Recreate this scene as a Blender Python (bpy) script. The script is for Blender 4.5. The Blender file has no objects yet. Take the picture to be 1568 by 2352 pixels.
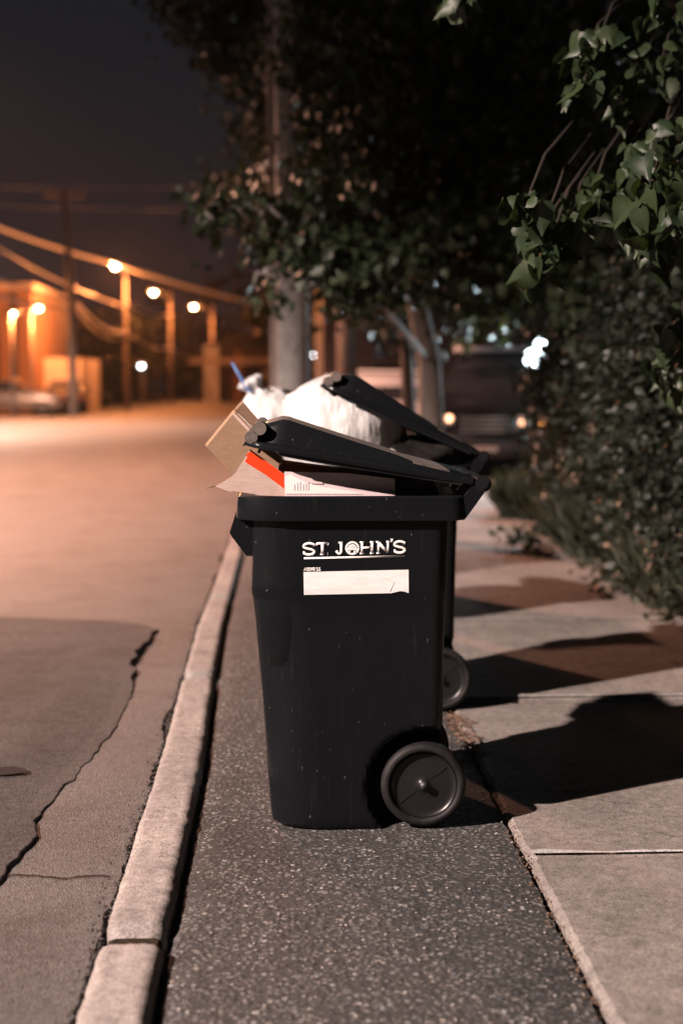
import bpy, math, random
import numpy as np
from mathutils import Vector, Matrix, noise
random.seed(7)
R = math.radians
sc = bpy.context.scene
C = sc.collection

# ------------------------------------------------------------------ camera
CAM_H, YAW, PITCH = 1.34, 2.26, 5.18
cd = bpy.data.cameras.new('camera'); cam = bpy.data.objects.new('camera', cd); C.objects.link(cam)
sc.camera = cam
cam.location = (0, 0, CAM_H); cam.rotation_euler = (R(90 - PITCH), 0, R(-YAW))
cd.sensor_fit = 'VERTICAL'; cd.sensor_height = 36; cd.lens = 50.0
cd.clip_start = 0.1; cd.clip_end = 2500
cd.dof.use_dof = True; cd.dof.focus_distance = 4.17; cd.dof.aperture_fstop = 1.6; cd.dof.aperture_blades = 0

# ------------------------------------------------------------------ night sky
wd = bpy.data.worlds.new('World'); sc.world = wd; wd.use_nodes = True
wn = wd.node_tree.nodes; wl = wd.node_tree.links
bg = wn['Background']
tc = wn.new('ShaderNodeTexCoord'); sx = wn.new('ShaderNodeSeparateXYZ'); wl.new(tc.outputs['Generated'], sx.inputs[0])
rp = wn.new('ShaderNodeValToRGB')
rp.color_ramp.elements[0].position = 0.0; rp.color_ramp.elements[0].color = (.0125, .0118, .0142, 1)
rp.color_ramp.elements[1].position = 0.5; rp.color_ramp.elements[1].color = (.0100, .0122, .0160, 1)
wl.new(sx.outputs['Z'], rp.inputs[0]); wl.new(rp.outputs[0], bg.inputs['Color'])
bg.inputs['Strength'].default_value = 1.0
sc.view_settings.view_transform = 'Standard'; sc.view_settings.look = 'None'
sc.view_settings.exposure = 0.0; sc.view_settings.gamma = 1.0
sc.render.engine = 'CYCLES'
cy = sc.cycles
cy.use_denoising = True
try: cy.denoiser = 'OPENIMAGEDENOISE'
except Exception: pass
cy.max_bounces = 5; cy.diffuse_bounces = 2; cy.glossy_bounces = 3; cy.transmission_bounces = 4; cy.volume_bounces = 0
cy.sample_clamp_indirect = 4.0; cy.sample_clamp_direct = 0
cy.use_light_tree = True
cy.caustics_reflective = False; cy.caustics_refractive = False

KEY = (-12.0, -3.2, 10.0)          # street lamp behind the camera on the far side of the road
SODIUM = (1.0, .29, .08)
KEYCOL = (1.0, .79, .71)

# ------------------------------------------------------------------ helpers
F_, TH_, PH_ = 3267., R(YAW), R(PITCH)
def W(u, v, Y):
    """world point at road distance Y, read off a 1568 px wide plan view"""
    x = (u-784)/F_; y = (1176-v)/F_
    f = math.cos(PH_)+y*math.sin(PH_); z = -math.sin(PH_)+y*math.cos(PH_)
    dx = x*math.cos(TH_)+f*math.sin(TH_); dy = -x*math.sin(TH_)+f*math.cos(TH_)
    t = Y/dy
    return Vector((dx*t, Y, CAM_H+z*t))

class MB:
    def __init__(s): s.v = []; s.f = []; s.m = []
    def add(s, vs, fs, mi=0):
        o = len(s.v); s.v += [tuple(p) for p in vs]; s.f += [tuple(i+o for i in f) for f in fs]; s.m += [mi]*len(fs); return s
    def box(s, x0, x1, y0, y1, z0, z1, M=None, mi=0, bev=0):
        b = bev
        if b:
            vs = []; 
            for z, e in ((z0, b), (z0+b, 0), (z1-b, 0), (z1, b)):
                X0, X1, Y0, Y1 = x0+e, x1-e, y0+e, y1-e
                vs += [(X0+b, Y0, z), (X1-b, Y0, z), (X1, Y0+b, z), (X1, Y1-b, z), (X1-b, Y1, z), (X0+b, Y1, z), (X0, Y1-b, z), (X0, Y0+b, z)]
            fs = [tuple(range(7, -1, -1)), tuple(range(24, 32))]
            for l in range(3):
                for i in range(8): j = (i+1) % 8; fs.append((l*8+i, l*8+j, l*8+8+j, l*8+8+i))
        else:
            vs = [(x, y, z) for z in (z0, z1) for y in (y0, y1) for x in (x0, x1)]
            fs = [(0, 2, 3, 1), (4, 5, 7, 6), (0, 1, 5, 4), (2, 6, 7, 3), (0, 4, 6, 2), (1, 3, 7, 5)]
        if M is not None: vs = [M @ Vector(p) for p in vs]
        return s.add(vs, fs, mi)
    def tube(s, pts, rad, n=8, caps=True, flat=None, mi=0):
        """round or flattened tube along pts; rad is a number or a list"""
        pts = [Vector(p) for p in pts]; N = len(pts)
        rr = rad if isinstance(rad, (list, tuple)) else [rad]*N
        vs = []; fs = []
        up = Vector((0, 0, 1))
        prev = None
        for i, p in enumerate(pts):
            d = (pts[min(i+1, N-1)]-pts[max(i-1, 0)])
            d = d.normalized() if d.length > 1e-9 else Vector((0, 0, 1))
            if flat is not None:
                b = Vector(flat); a = d.cross(b).normalized()
                for k in range(n):
                    t = 2*math.pi*k/n
                    vs.append(p+a*math.cos(t)*rr[i]+b*math.sin(t)*FLATD)
            else:
                if prev is None:
                    a = d.orthogonal().normalized()
                else:
                    a = (prev-d*prev.dot(d)); a = a.normalized() if a.length > 1e-6 else d.orthogonal().normalized()
                prev = a; b = d.cross(a)
                for k in range(n):
                    t = 2*math.pi*k/n
                    vs.append(p+a*math.cos(t)*rr[i]+b*math.sin(t)*rr[i])
        for i in range(N-1):
            for k in range(n):
                j = (k+1) % n
                fs.append((i*n+k, i*n+j, (i+1)*n+j, (i+1)*n+k))
        if caps: fs.append(tuple(range(n-1, -1, -1))); fs.append(tuple((N-1)*n+k for k in range(n)))
        return s.add(vs, fs, mi)
    def lathe(s, prof, n=32, M=None, mi=0):
        """prof = [(r, h)] turned about the local Z axis"""
        vs = []; fs = []
        for r, h in prof:
            for k in range(n):
                t = 2*math.pi*k/n; vs.append(Vector((r*math.cos(t), r*math.sin(t), h)))
        for i in range(len(prof)-1):
            for k in range(n):
                j = (k+1) % n; fs.append((i*n+k, i*n+j, (i+1)*n+j, (i+1)*n+k))
        if M is not None: vs = [M @ p for p in vs]
        return s.add(vs, fs, mi)
    def loft(s, rings, cap0=False, cap1=False, closed=True, mi=0):
        n = len(rings[0]); vs = [p for r in rings for p in r]; fs = []
        for i in range(len(rings)-1):
            for k in range(n if closed else n-1):
                j = (k+1) % n; fs.append((i*n+k, i*n+j, (i+1)*n+j, (i+1)*n+k))
        if cap0: fs.append(tuple(range(n-1, -1, -1)))
        if cap1: fs.append(tuple((len(rings)-1)*n+k for k in range(n)))
        return s.add(vs, fs, mi)
    def prism(s, poly, y0, y1, mi=0):
        """poly in x,z extruded along y"""
        return s.loft([[(x, y0, z) for x, z in poly], [(x, y1, z) for x, z in poly]], True, True, mi=mi)
    def build(s, name, mat, parent=None, smooth=False, loc=None, auto=None):
        me = bpy.data.meshes.new(name); me.from_pydata([tuple(p) for p in s.v], [], s.f); me.update()
        for m in (mat if isinstance(mat, (list, tuple)) else [mat]): me.materials.append(m)
        if any(s.m): me.polygons.foreach_set('material_index', s.m)
        if smooth: me.polygons.foreach_set('use_smooth', [True]*len(me.polygons))
        if auto is not None:
            me.polygons.foreach_set('use_smooth', [True]*len(me.polygons)); me.set_sharp_from_angle(angle=R(auto))
        o = bpy.data.objects.new(name, me); C.objects.link(o)
        if parent: o.parent = parent
        if loc: o.location = loc
        return o
FLATD = .0012

def tag(o, label=None, cat=None, group=None, kind=None):
    if label: o['label'] = label
    if cat: o['category'] = cat
    if group: o['group'] = group
    if kind: o['kind'] = kind
    return o
def empty(name, loc=(0, 0, 0), rz=0):
    o = bpy.data.objects.new(name, None); C.objects.link(o); o.location = loc; o.rotation_euler = (0, 0, rz); o.empty_display_size = .2
    return o
def copy_tree(o, parent=None):
    c = o.copy(); C.objects.link(c); c.parent = parent
    for ch in [q for q in list(bpy.data.objects) if q.parent == o]: copy_tree(ch, c)
    return c

# ------------------------------------------------------------------ materials
def mat(name, col=(.5, .5, .5), rough=.6, metal=0, spec=.5, emit=None, es=0, trans=0):
    m = bpy.data.materials.new(name); m.use_nodes = True
    b = m.node_tree.nodes['Principled BSDF']
    b.inputs['Base Color'].default_value = (*col, 1); b.inputs['Roughness'].default_value = rough
    b.inputs['Metallic'].default_value = metal; b.inputs['Specular IOR Level'].default_value = spec
    if emit: b.inputs['Emission Color'].default_value = (*emit, 1); b.inputs['Emission Strength'].default_value = es
    return m
def N(m, t): return m.node_tree.nodes.new(t)
def L(m, a, b): m.node_tree.links.new(a, b)
def bs(m): return m.node_tree.nodes['Principled BSDF']
def coords(m, scale=(1, 1, 1)):
    t = N(m, 'ShaderNodeTexCoord'); mp = N(m, 'ShaderNodeMapping'); mp.inputs['Scale'].default_value = scale
    L(m, t.outputs['Object'], mp.inputs[0]); return mp.outputs[0]
def noise_tex(m, vec, scale, detail=4, rough=.6):
    n = N(m, 'ShaderNodeTexNoise'); n.inputs['Scale'].default_value = scale; n.inputs['Detail'].default_value = detail; n.inputs['Roughness'].default_value = rough
    L(m, vec, n.inputs['Vector']); return n.outputs['Fac']
def ramp(m, fac, stops):
    r = N(m, 'ShaderNodeValToRGB'); e = r.color_ramp.elements
    while len(e) > len(stops): e.remove(e[-1])
    while len(e) < len(stops): e.new(1)
    for q, (p, c) in zip(e, stops):
        q.position = p; q.color = (*c, 1) if isinstance(c, tuple) else (c, c, c, 1)
    L(m, fac, r.inputs[0]); return r.outputs[0]
def mixc(m, fac, a, b, mode='MIX'):
    x = N(m, 'ShaderNodeMix'); x.data_type = 'RGBA'; x.blend_type = mode
    if isinstance(fac, (int, float)): x.inputs[0].default_value = fac
    else: L(m, fac, x.inputs[0])
    for q, s in ((a, 6), (b, 7)):
        if isinstance(q, tuple): x.inputs[s].default_value = (*q, 1)
        else: L(m, q, x.inputs[s])
    return x.outputs[2]
def bump(m, h, strength=.5, dist=.01, prev=None):
    b = N(m, 'ShaderNodeBump'); b.inputs['Strength'].default_value = strength; b.inputs['Distance'].default_value = dist
    L(m, h, b.inputs['Height'])
    if prev is not None: L(m, prev, b.inputs['Normal'])
    return b.outputs[0]
def vor(m, vec, scale, feature='F1', out='Distance'):
    v = N(m, 'ShaderNodeTexVoronoi'); v.feature = feature; v.inputs['Scale'].default_value = scale
    L(m, vec, v.inputs['Vector']); return v.outputs[out]

def asphalt(name, base, speck, spk=.5, rough=.75, agg=130, relief=.004, tint=(1, .95, .92)):
    m = mat(name, rough=rough); co = coords(m)
    big = noise_tex(m, co, 1.1, 5); mid = noise_tex(m, co, 38, 6, .8)
    c1 = ramp(m, big, [(.3, tuple(base*.82*t for t in tint)), (.7, tuple(base*1.15*t for t in tint))])
    c2 = ramp(m, mid, [(.32, .50), (.68, 1.5)])
    c = mixc(m, 1.0, c1, c2, 'MULTIPLY')
    cell = vor(m, co, agg, out='Color')
    bw = N(m, 'ShaderNodeSeparateColor'); L(m, cell, bw.inputs[0])
    d = vor(m, co, agg)
    stones = ramp(m, bw.outputs[0], [(spk-.02, 0.), (spk+.02, .30), (.92, .45), (.965, 1.)])
    inside = ramp(m, d, [(.28, 1.), (.5, 0.)])
    msk = mixc(m, 1.0, stones, inside, 'MULTIPLY')
    hue = ramp(m, bw.outputs[1], [(0, tuple(speck*t for t in (1.05, .9, .8))), (.5, (speck, speck, speck*.97)), (1, tuple(speck*.8*t for t in (.95, 1, 1.05)))])
    msk = mixc(m, 1.0, msk, ramp(m, noise_tex(m, co, 3.2, 5, .7), [(.36, .25), (.62, 1.)]), 'MULTIPLY')
    c = mixc(m, msk, c, hue)
    co2 = coords(m, (1.3, 1.3, 1)); cell2 = vor(m, co2, agg*1.9, out='Color'); b2 = N(m, 'ShaderNodeSeparateColor'); L(m, cell2, b2.inputs[0])
    c = mixc(m, ramp(m, b2.outputs[0], [(.86, 0.), (.95, .4)]), c, hue)
    c = mixc(m, 1., c, ramp(m, noise_tex(m, co, 2.1, 6, .75), [(.34, .62), (.5, 1.), (.7, 1.12)]), 'MULTIPLY')
    pit = ramp(m, noise_tex(m, co, 220, 3), [(.38, .22), (.5, 1.)])
    c = mixc(m, 1.0, c, pit, 'MULTIPLY')
    L(m, c, bs(m).inputs['Base Color'])
    inv = ramp(m, d, [(0, 1.), (.6, 0.)])
    nb = bump(m, inv, .9, relief); nb = bump(m, noise_tex(m, co, 60, 5), .5, relief*1.6, nb)
    L(m, nb, bs(m).inputs['Normal']); return m
M = {}
M['asphalt'] = asphalt('road_asphalt', .098, .22, .55, .68, 150, .0022, (1, .97, .96))
M['overlay'] = asphalt('overlay_asphalt', .062, .20, .6, .6, 170, .002, (1, .95, .93))
bs(M['overlay']).inputs['Specular IOR Level'].default_value = .26; bs(M['overlay']).inputs['Roughness'].default_value = .8; bs(M['asphalt']).inputs['Specular IOR Level'].default_value = .38
M['strip'] = asphalt('coarse_asphalt', .043, .44, .70, .85, 58, .0040, (1, .95, .91))

def concrete(name, base, tint=(1, .94, .9), stain=.6, scale=1.0):
    m = mat(name, rough=.85, spec=.3); co = coords(m)
    a = ramp(m, noise_tex(m, co, 1.7*scale, 6, .65), [(.28, tuple(base*.70*t for t in tint)), (.72, tuple(base*1.15*t for t in tint))])
    b = ramp(m, noise_tex(m, co, 26, 7, .8), [(.32, .60), (.68, 1.32)])
    c = mixc(m, 1., a, b, 'MULTIPLY')
    c = mixc(m, 1., c, ramp(m, noise_tex(m, co, 190, 3, .7), [(.34, .35), (.48, 1.), (.68, 1.3)]), 'MULTIPLY')
    pits = ramp(m, vor(m, co, 42), [(.05, .45), (.12, 1.)])
    c = mixc(m, stain, c, mixc(m, 1., c, pits, 'MULTIPLY'))
    wv = N(m, 'ShaderNodeVectorMath'); wv.operation = 'ADD'; nz_ = N(m, 'ShaderNodeTexNoise'); nz_.inputs['Scale'].default_value = 3.5; nz_.inputs['Detail'].default_value = 5
    L(m, co, nz_.inputs['Vector']); sc_ = N(m, 'ShaderNodeVectorMath'); sc_.operation = 'SCALE'; sc_.inputs['Scale'].default_value = .5; L(m, nz_.outputs['Color'], sc_.inputs[0])
    L(m, co, wv.inputs[0]); L(m, sc_.outputs[0], wv.inputs[1])
    ed = vor(m, wv.outputs[0], 1.5, 'DISTANCE_TO_EDGE'); crk = ramp(m, ed, [(.004, 1.), (.012, 0.)])
    crk = mixc(m, 1., crk, ramp(m, noise_tex(m, co, 1.9, 3), [(.5, 0.), (.6, .8)]), 'MULTIPLY')
    c = mixc(m, crk, c, (.035, .03, .026))
    c = mixc(m, 1., c, ramp(m, noise_tex(m, co, 4.3, 7, .75), [(.30, .70), (.46, 1.), (.75, 1.1)]), 'MULTIPLY')
    L(m, c, bs(m).inputs['Base Color'])
    nb = bump(m, noise_tex(m, co, 120, 6, .7), .55, .004); nb = bump(m, noise_tex(m, co, 12, 4), .4, .012, nb)
    L(m, nb, bs(m).inputs['Normal']); return m
M['kerb'] = concrete('kerb_concrete', .31, (1, .88, .82))
M['slab'] = concrete('slab_concrete', .235, (1, .88, .80))
M['slab_edge'] = concrete('slab_edge_mortar', .50, (1, .95, .92))

def plastic():
    m = mat('black_bin_plastic', (.006, .007, .0085), .22, 0, .16); co = coords(m)
    L(m, ramp(m, noise_tex(m, co, 7, 5, .65), [(.3, .20), (.75, .33)]), bs(m).inputs['Roughness'])
    sp = ramp(m, noise_tex(m, coords(m, (1, 1, .5)), 95, 2, .5), [(.74, 0.), (.78, 1.)])
    scuff = ramp(m, noise_tex(m, coords(m, (9, 9, 1.2)), 6, 6, .75), [(.60, 0.), (.78, .35)])
    c = mixc(m, scuff, (.006, .007, .0085), (.045, .040, .036))
    drip = ramp(m, noise_tex(m, coords(m, (26, 26, .8)), 3, 3, .6), [(.62, 0.), (.75, .25)])
    c = mixc(m, drip, c, (.03, .028, .026))
    L(m, mixc(m, sp, c, (.10, .10, .095)), bs(m).inputs['Base Color'])
    nb = bump(m, noise_tex(m, co, 420, 2), .12, .001); nb = bump(m, noise_tex(m, co, 5, 3), .25, .006, nb)
    L(m, nb, bs(m).inputs['Normal']); return m
M['plastic'] = plastic()
M['plastic_dusty'] = None
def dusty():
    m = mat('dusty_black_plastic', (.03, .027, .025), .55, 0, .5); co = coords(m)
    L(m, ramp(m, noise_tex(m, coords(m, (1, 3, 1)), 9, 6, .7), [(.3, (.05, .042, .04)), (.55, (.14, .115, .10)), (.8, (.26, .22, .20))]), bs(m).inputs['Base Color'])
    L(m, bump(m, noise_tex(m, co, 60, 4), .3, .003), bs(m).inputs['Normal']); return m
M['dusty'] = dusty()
M['gloss'] = mat('glossy_black_plastic', (.010, .011, .013), .2)
def rubber():
    m = mat('wheel_rubber', (.014, .014, .015), .6, 0, .25); co = coords(m)
    L(m, ramp(m, noise_tex(m, co, 30, 5, .7), [(.4, (.008, .008, .009)), (.75, (.022, .020, .019))]), bs(m).inputs['Base Color'])
    L(m, bump(m, noise_tex(m, co, 90, 3), .3, .002), bs(m).inputs['Normal']); return m
M['rubber'] = rubber()
M['hub'] = mat('hub_plastic', (.012, .012, .013), .35, 0, .35)
M['ink'] = mat('white_print', (.80, .80, .78), .55)
def sticker():
    m = mat('address_sticker', (.82, .82, .80), .5); co = coords(m)
    L(m, ramp(m, noise_tex(m, coords(m, (1, 1, 4)), 14, 5, .7), [(.3, (.70, .70, .69)), (.6, (.82, .82, .81))]), bs(m).inputs['Base Color']); return m
M['sticker'] = sticker()
M['pen'] = mat('faded_pen', (.60, .60, .60), .6)
def card(name, c, s=.12):
    m = mat(name, c, .8, 0, .25); co = coords(m)
    w = noise_tex(m, coords(m, (1, 1, 22)), 22, 3, .6); w2 = noise_tex(m, co, 35, 5, .7)
    x = mixc(m, 1., ramp(m, w, [(.3, 1-s), (.7, 1+s)]), ramp(m, w2, [(.3, 1-s), (.7, 1+s*.6)]), 'MULTIPLY')
    L(m, mixc(m, 1., c, x, 'MULTIPLY'), bs(m).inputs['Base Color'])
    L(m, bump(m, w, .3, .002), bs(m).inputs['Normal']); return m
M['card'] = card('brown_cardboard', (.30, .19, .12))
M['card_shade'] = card('shaded_cardboard', (.20, .125, .08))  # darker copy of the brown cardboard, shade put into its colour
M['card_pale'] = card('pale_cardboard', (.58, .44, .38))
M['card_white'] = card('white_carton', (.66, .55, .56), .06)
M['orange'] = mat('orange_red_print', (.85, .055, .004), .6)
M['pink'] = mat('pink_print', (.66, .52, .53), .6)
M['paper'] = mat('white_paper', (.80, .76, .74), .6)
def bagm(name, c, r=.35):
    m = mat(name, c, r, 0, .5); co = coords(m)
    bs(m).inputs['Subsurface Weight'].default_value = 0
    nb = bump(m, noise_tex(m, coords(m, (1, 1, .22)), 12, 5, .5), .8, .03)
    L(m, nb, bs(m).inputs['Normal']); return m
M['bag'] = bagm('white_bag_film', (.52, .515, .51))
M['blackbag'] = bagm('black_bag_film', (.012, .011, .010), .22)
M['tie'] = mat('blue_tie', (.08, .16, .36), .5)
M['dark'] = mat('dark_soil', (.014, .012, .010), .95, 0, .1)
def soil():
    m = mat('soil', (.03, .022, .016), .95, 0, .1); co = coords(m)
    L(m, ramp(m, noise_tex(m, co, 40, 6, .7), [(.3, (.008, .007, .006)), (.62, (.045, .03, .02)), (.8, (.14, .08, .05))]), bs(m).inputs['Base Color'])
    L(m, bump(m, noise_tex(m, co, 60, 5), .9, .015), bs(m).inputs['Normal']); return m
M['soil'] = soil()
M['stone'] = mat('pebble_stone', (.36, .32, .29), .7)
M['stone_dark'] = mat('crumb_stone', (.055, .045, .04), .8)
M['dead'] = mat('dead_leaf', (.13, .078, .05), .7)
M['stain'] = mat('oil_stain', (.034, .028, .025), .95, 0, .05)
M['crack_dark'] = mat('crack_shade', (.012, .011, .011), .8, 0, .2)

def leafm(name, a, b, tr=.35, rough=.45):
    m = mat(name, a, rough, 0, .35); nt = m.node_tree; out = nt.nodes['Material Output']
    g = N(m, 'ShaderNodeNewGeometry')
    rn = ramp(m, g.outputs['Random Per Island'], [(0, a), (.75, b), (1, tuple(x*.6 for x in a))])
    L(m, rn, bs(m).inputs['Base Color'])
    t = N(m, 'ShaderNodeBsdfTranslucent'); L(m, mixc(m, 1., rn, (1.3, 1.3, .6), 'MULTIPLY'), t.inputs[0])
    mx = N(m, 'ShaderNodeMixShader'); mx.inputs[0].default_value = tr
    L(m, bs(m).outputs[0], mx.inputs[1]); L(m, t.outputs[0], mx.inputs[2]); L(m, mx.outputs[0], out.inputs[0]); return m
M['leaf'] = leafm('leaf_near', (.012, .024, .011), (.036, .054, .022), .25)
M['leaf_mid'] = leafm('leaf_mid', (.012, .019, .010), (.045, .064, .030), .2)
M['leaf_far'] = leafm('leaf_far', (.010, .013, .008), (.028, .032, .018), .2)
M['hedge'] = leafm('hedge_leaf', (.014, .019, .014), (.034, .044, .030), .2)
M['grass'] = leafm('grass_blade', (.024, .030, .020), (.055, .060, .040), .2)
def barkm(name, a, b):
    m = mat(name, a, .85, 0, .2)
    L(m, ramp(m, noise_tex(m, coords(m, (6, 6, 1)), 4, 6, .7), [(.3, a), (.7, b)]), bs(m).inputs['Base Color'])
    L(m, bump(m, noise_tex(m, coords(m, (8, 8, 1)), 5, 6), .8, .03), bs(m).inputs['Normal']); return m
M['bark'] = barkm('bark', (.06, .045, .035), (.14, .11, .09))
M['twig'] = mat('dark_twig', (.022, .018, .014), .8, 0, .2)
M['bark_pale'] = barkm('pale_bark', (.20, .17, .15), (.36, .33, .30))
M['pole'] = barkm('weathered_pole', (.22, .18, .16), (.34, .29, .26))
M['pole_conc'] = concrete('pole_concrete', .42)
M['wire'] = mat('cable', (.55, .52, .50), .4)
M['wire_bright'] = mat('lamplit_cable', (.85, .84, .82), .35)  # paler than the other cables to imitate lamplight on it
M['metal'] = mat('grey_metal', (.25, .25, .26), .45, .6)
M['pale_metal'] = mat('pale_metal', (.7, .7, .72), .35, .3)
M['darkmetal'] = mat('dark_metal', (.05, .05, .055), .5, .5)
def glow(name, c, s): return mat(name, (.2, .2, .2), .5, emit=c, es=s)
M['lamp'] = glow('sodium_lamp_glass', (1, .62, .38), 110)
M['lampw'] = glow('cool_lamp_glass', (.86, .94, 1), 30)
M['flood'] = glow('floodlight_glass', (.78, .93, 1), 14)
def siding(name, c, n=6):
    m = mat(name, c, .7); co = coords(m)
    L(m, mixc(m, 1., c, ramp(m, noise_tex(m, co, 3, 5), [(.3, .75), (.7, 1.1)]), 'MULTIPLY'), bs(m).inputs['Base Color']); return m
M['render'] = siding('ochre_render', (.30, .16, .09))
M['pale_wall'] = siding('pale_wall', (.55, .46, .40))
M['white_wall'] = siding('white_woodwork', (.8, .79, .78))
M['dark_wall'] = siding('dark_brown_siding', (.07, .05, .045))
M['roof'] = siding('dark_roof', (.04, .036, .035))
M['glass'] = mat('window_glass', (.02, .022, .025), .08, 0, .8)
M['carblack'] = mat('black_car_paint', (.010, .010, .011), .16, 0, .6)
M['carpale'] = mat('pale_car_paint', (.55, .56, .60), .25, .1)
M['carbrown'] = mat('bronze_car_paint', (.09, .055, .035), .3, .3)
M['chrome'] = mat('chrome', (.75, .75, .75), .14, 1)
M['amber'] = mat('amber_lens', (.55, .18, .02), .2)
M['lit'] = glow('lamp_reflection_glow', (1, .46, .24), 6)  # glow standing in for street lamp reflections in the headlight lenses
M['glint_amber'] = glow('amber_reflection_glow', (1, .36, .06), 9)  # glow standing in for amber reflections on the indicators
M['headlens'] = mat('headlight_lens', (.7, .7, .7), .08, .5)
M['earth'] = siding('lawn_earth', (.035, .038, .022))

# ------------------------------------------------------------------ lamps
def point(name, loc, col, power, r=.12, parent=None, cone=None, blend=.3):
    """cone: the luminaire's cut-off (full angle, pointing straight down)"""
    l = bpy.data.lights.new(name, 'SPOT' if cone else 'POINT'); l.color = col; l.energy = power; l.shadow_soft_size = r
    if cone: l.spot_size = R(cone); l.spot_blend = blend
    o = bpy.data.objects.new(name, l); C.objects.link(o); o.location = loc
    if parent: o.parent = parent
    return o

# ------------------------------------------------------------------ ground
def wob(y, s, a, k=0): return a*noise.noise(Vector((y*s, 3.7*k, 1.3*k)))+a*.5*noise.noise(Vector((y*s*3.7, 9.1*k, 2)))
m = MB(); m.add([(-280, -60, -.11), (280, -60, -.11), (280, 400, -.11), (-280, 400, -.11)], [(0, 1, 2, 3)])
tag(m.build('ground', M['earth']), kind='structure')
m = MB(); m.add([(-1.2, -4, -.055), (.9, -4, -.055), (.9, 60, -.055), (-1.2, 60, -.055)], [(0, 1, 2, 3)])
tag(m.build('soil', M['soil']), kind='structure')

def ysteps(y0, ymid, y1, s1, s2):
    ys = []; y = y0
    while y < ymid: ys.append(y); y += s1
    while y < y1: ys.append(y); y += s2; s2 *= 1.15
    ys.append(y1); return ys
KL, KR = -.465, -.305
def kerb_left(y): return float(np.interp(y, [2, 5, 6.1, 7.6, 9, 60], [-.437, -.441, -.457, -.476, -.466, -.470]))
def kerb_right(y): return float(np.interp(y, [2, 5, 6.1, 7.6, 60], [-.286, -.291, -.317, -.339, -.340]))
ys = ysteps(-4, 13, 300, .035, .5)
rows = []
for y in ys:
    g = .012+.034*max(0, noise.noise(Vector((y*1.7, 5, 0)))+.15)+.018*abs(noise.noise(Vector((y*11, 1, 0))))+.008*noise.noise(Vector((y*37, 1, 0)))
    xe = kerb_left(y)-max(.004, g)
    xs = [-9, -5, -3, -2, -1.4, -1.1, -.9, -.75, -.62]
    r = [(x, y, .003*noise.noise(Vector((x*1.1, y*1.1, 0)))) for x in xs]
    r += [(xe, y, .006*noise.noise(Vector((xe*1.1, y*1.1, 0)))), (xe+.006, y, -.055)]
    rows.append(r)
m = MB(); m.loft(rows, closed=False)
road = tag(m.build('road', M['asphalt'], auto=35), kind='structure')
m = MB(); m.add([(-60, -4, .0), (-9, -4, .0), (-9, 57, .0), (-60, 57, .0)], [(0, 1, 2, 3)])
tag(m.build('side_road', M['asphalt']), kind='structure')
# raised resurfacing layer with a broken edge
edge = [(-8.9, 8.9), (-1.63, 8.12), (-1.1, 7.98), (-.78, 7.80), (-.70, 7.62), (-.715, 7.1), (-.735, 6.75), (-.70, 6.55), (-.66, 6.0), (-.67, 5.36), (-.72, 4.8), (-.765, 4.4), (-.745, 4.15), (-.765, 3.8), (-.80, 3.3), (-.84, 2.6), (-.9, 1), (-.9, -4)]
pts = []
for (a, b) in zip(edge[:-1], edge[1:]):
    n = max(1, int(math.hypot(b[0]-a[0], b[1]-a[1])/.03))
    for i in range(n):
        t = i/n; x = a[0]+(b[0]-a[0])*t; y = a[1]+(b[1]-a[1])*t
        j = .022 if x > -2 else .005
        pts.append((x+j*noise.noise(Vector((x*9, y*9, 4)))+.6*j*noise.noise(Vector((x*33, y*33, 4))), y+j*noise.noise(Vector((x*9, y*9, 8)))))
rows = [[], [], [], []]
for (x, y) in pts:
    h = .012+.008*noise.noise(Vector((y*1.3, x, 0)))+.006*noise.noise(Vector((y*7, x, 3)))+.016*max(0, 1-abs(y-6.9)/.8)
    h *= float(np.interp(y, [4.2, 4.8, 5.8, 6.3], [1, .45, .45, 1]))
    ln = math.hypot(x+9, 0)
    z = .003*noise.noise(Vector((x*1.1, y*1.1, 0)))
    rows[0].append((min(-1.3, x-.5) if y < 8 else x, min(y, 7.2) if x < -1.3 else y-.0, z+.010+h*.35) if False else (x-.004, y-.004, z+h*.97))
    rows[1].append((x, y, z+h*.8)); rows[2].append((x+.004, y+.003, z-.004))
top = [(x, y, z) for (x, y, z) in rows[0]]
m = MB(); m.loft([rows[2], rows[1], rows[0]], closed=False)
# interior fill as strips towards x = -9
inner = []
for s, zo in ((.06, .021), (.3, .0195), (1.0, .018)):
    inner.append([(max(-8.95, x-s if y < 8.9 else x), y, (z-.002) if s < .1 else zo) for (x, y, z) in top])
far = [(-8.96, y, .018) for (x, y, z) in top]
m.loft([rows[0]]+inner+[far], closed=False)
tag(m.build('road_overlay', M['overlay'], smooth=False), kind='structure')
# transverse crack and a hollow in the gutter band
m = MB(); cr = []
for i in range(40):
    t = i/39; x = -.76+.28*t; cr.append((x, 3.80+.012*math.sin(t*9)+.01*noise.noise(Vector((t*8, 0, 0)))-.02*t))
vs = []
for x, y in cr: w_ = .0035+.003*random.random(); zz = .003*noise.noise(Vector((x*1.1, y*1.1, 0)))+.004; vs += [(x, y-w_, zz), (x, y+w_, zz)]
m.add(vs, [(2*i, 2*i+2, 2*i+3, 2*i+1) for i in range(39)])
tag(m.build('road_crack', M['crack_dark']), kind='structure')  # flat dark strip painted for the shade inside the crack

m = MB(); vs = [(-.99+(.105+.02*noise.noise(Vector((i*.9, 2, 2))))*math.cos(i*.2618), 4.80+(.055+.015*noise.noise(Vector((i*1.1, 5, 2))))*math.sin(i*.2618), .0215) for i in range(24)]
m.add(vs, [tuple(range(24))]); tag(m.build('oil_stain', M['stain']), kind='structure')
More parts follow.
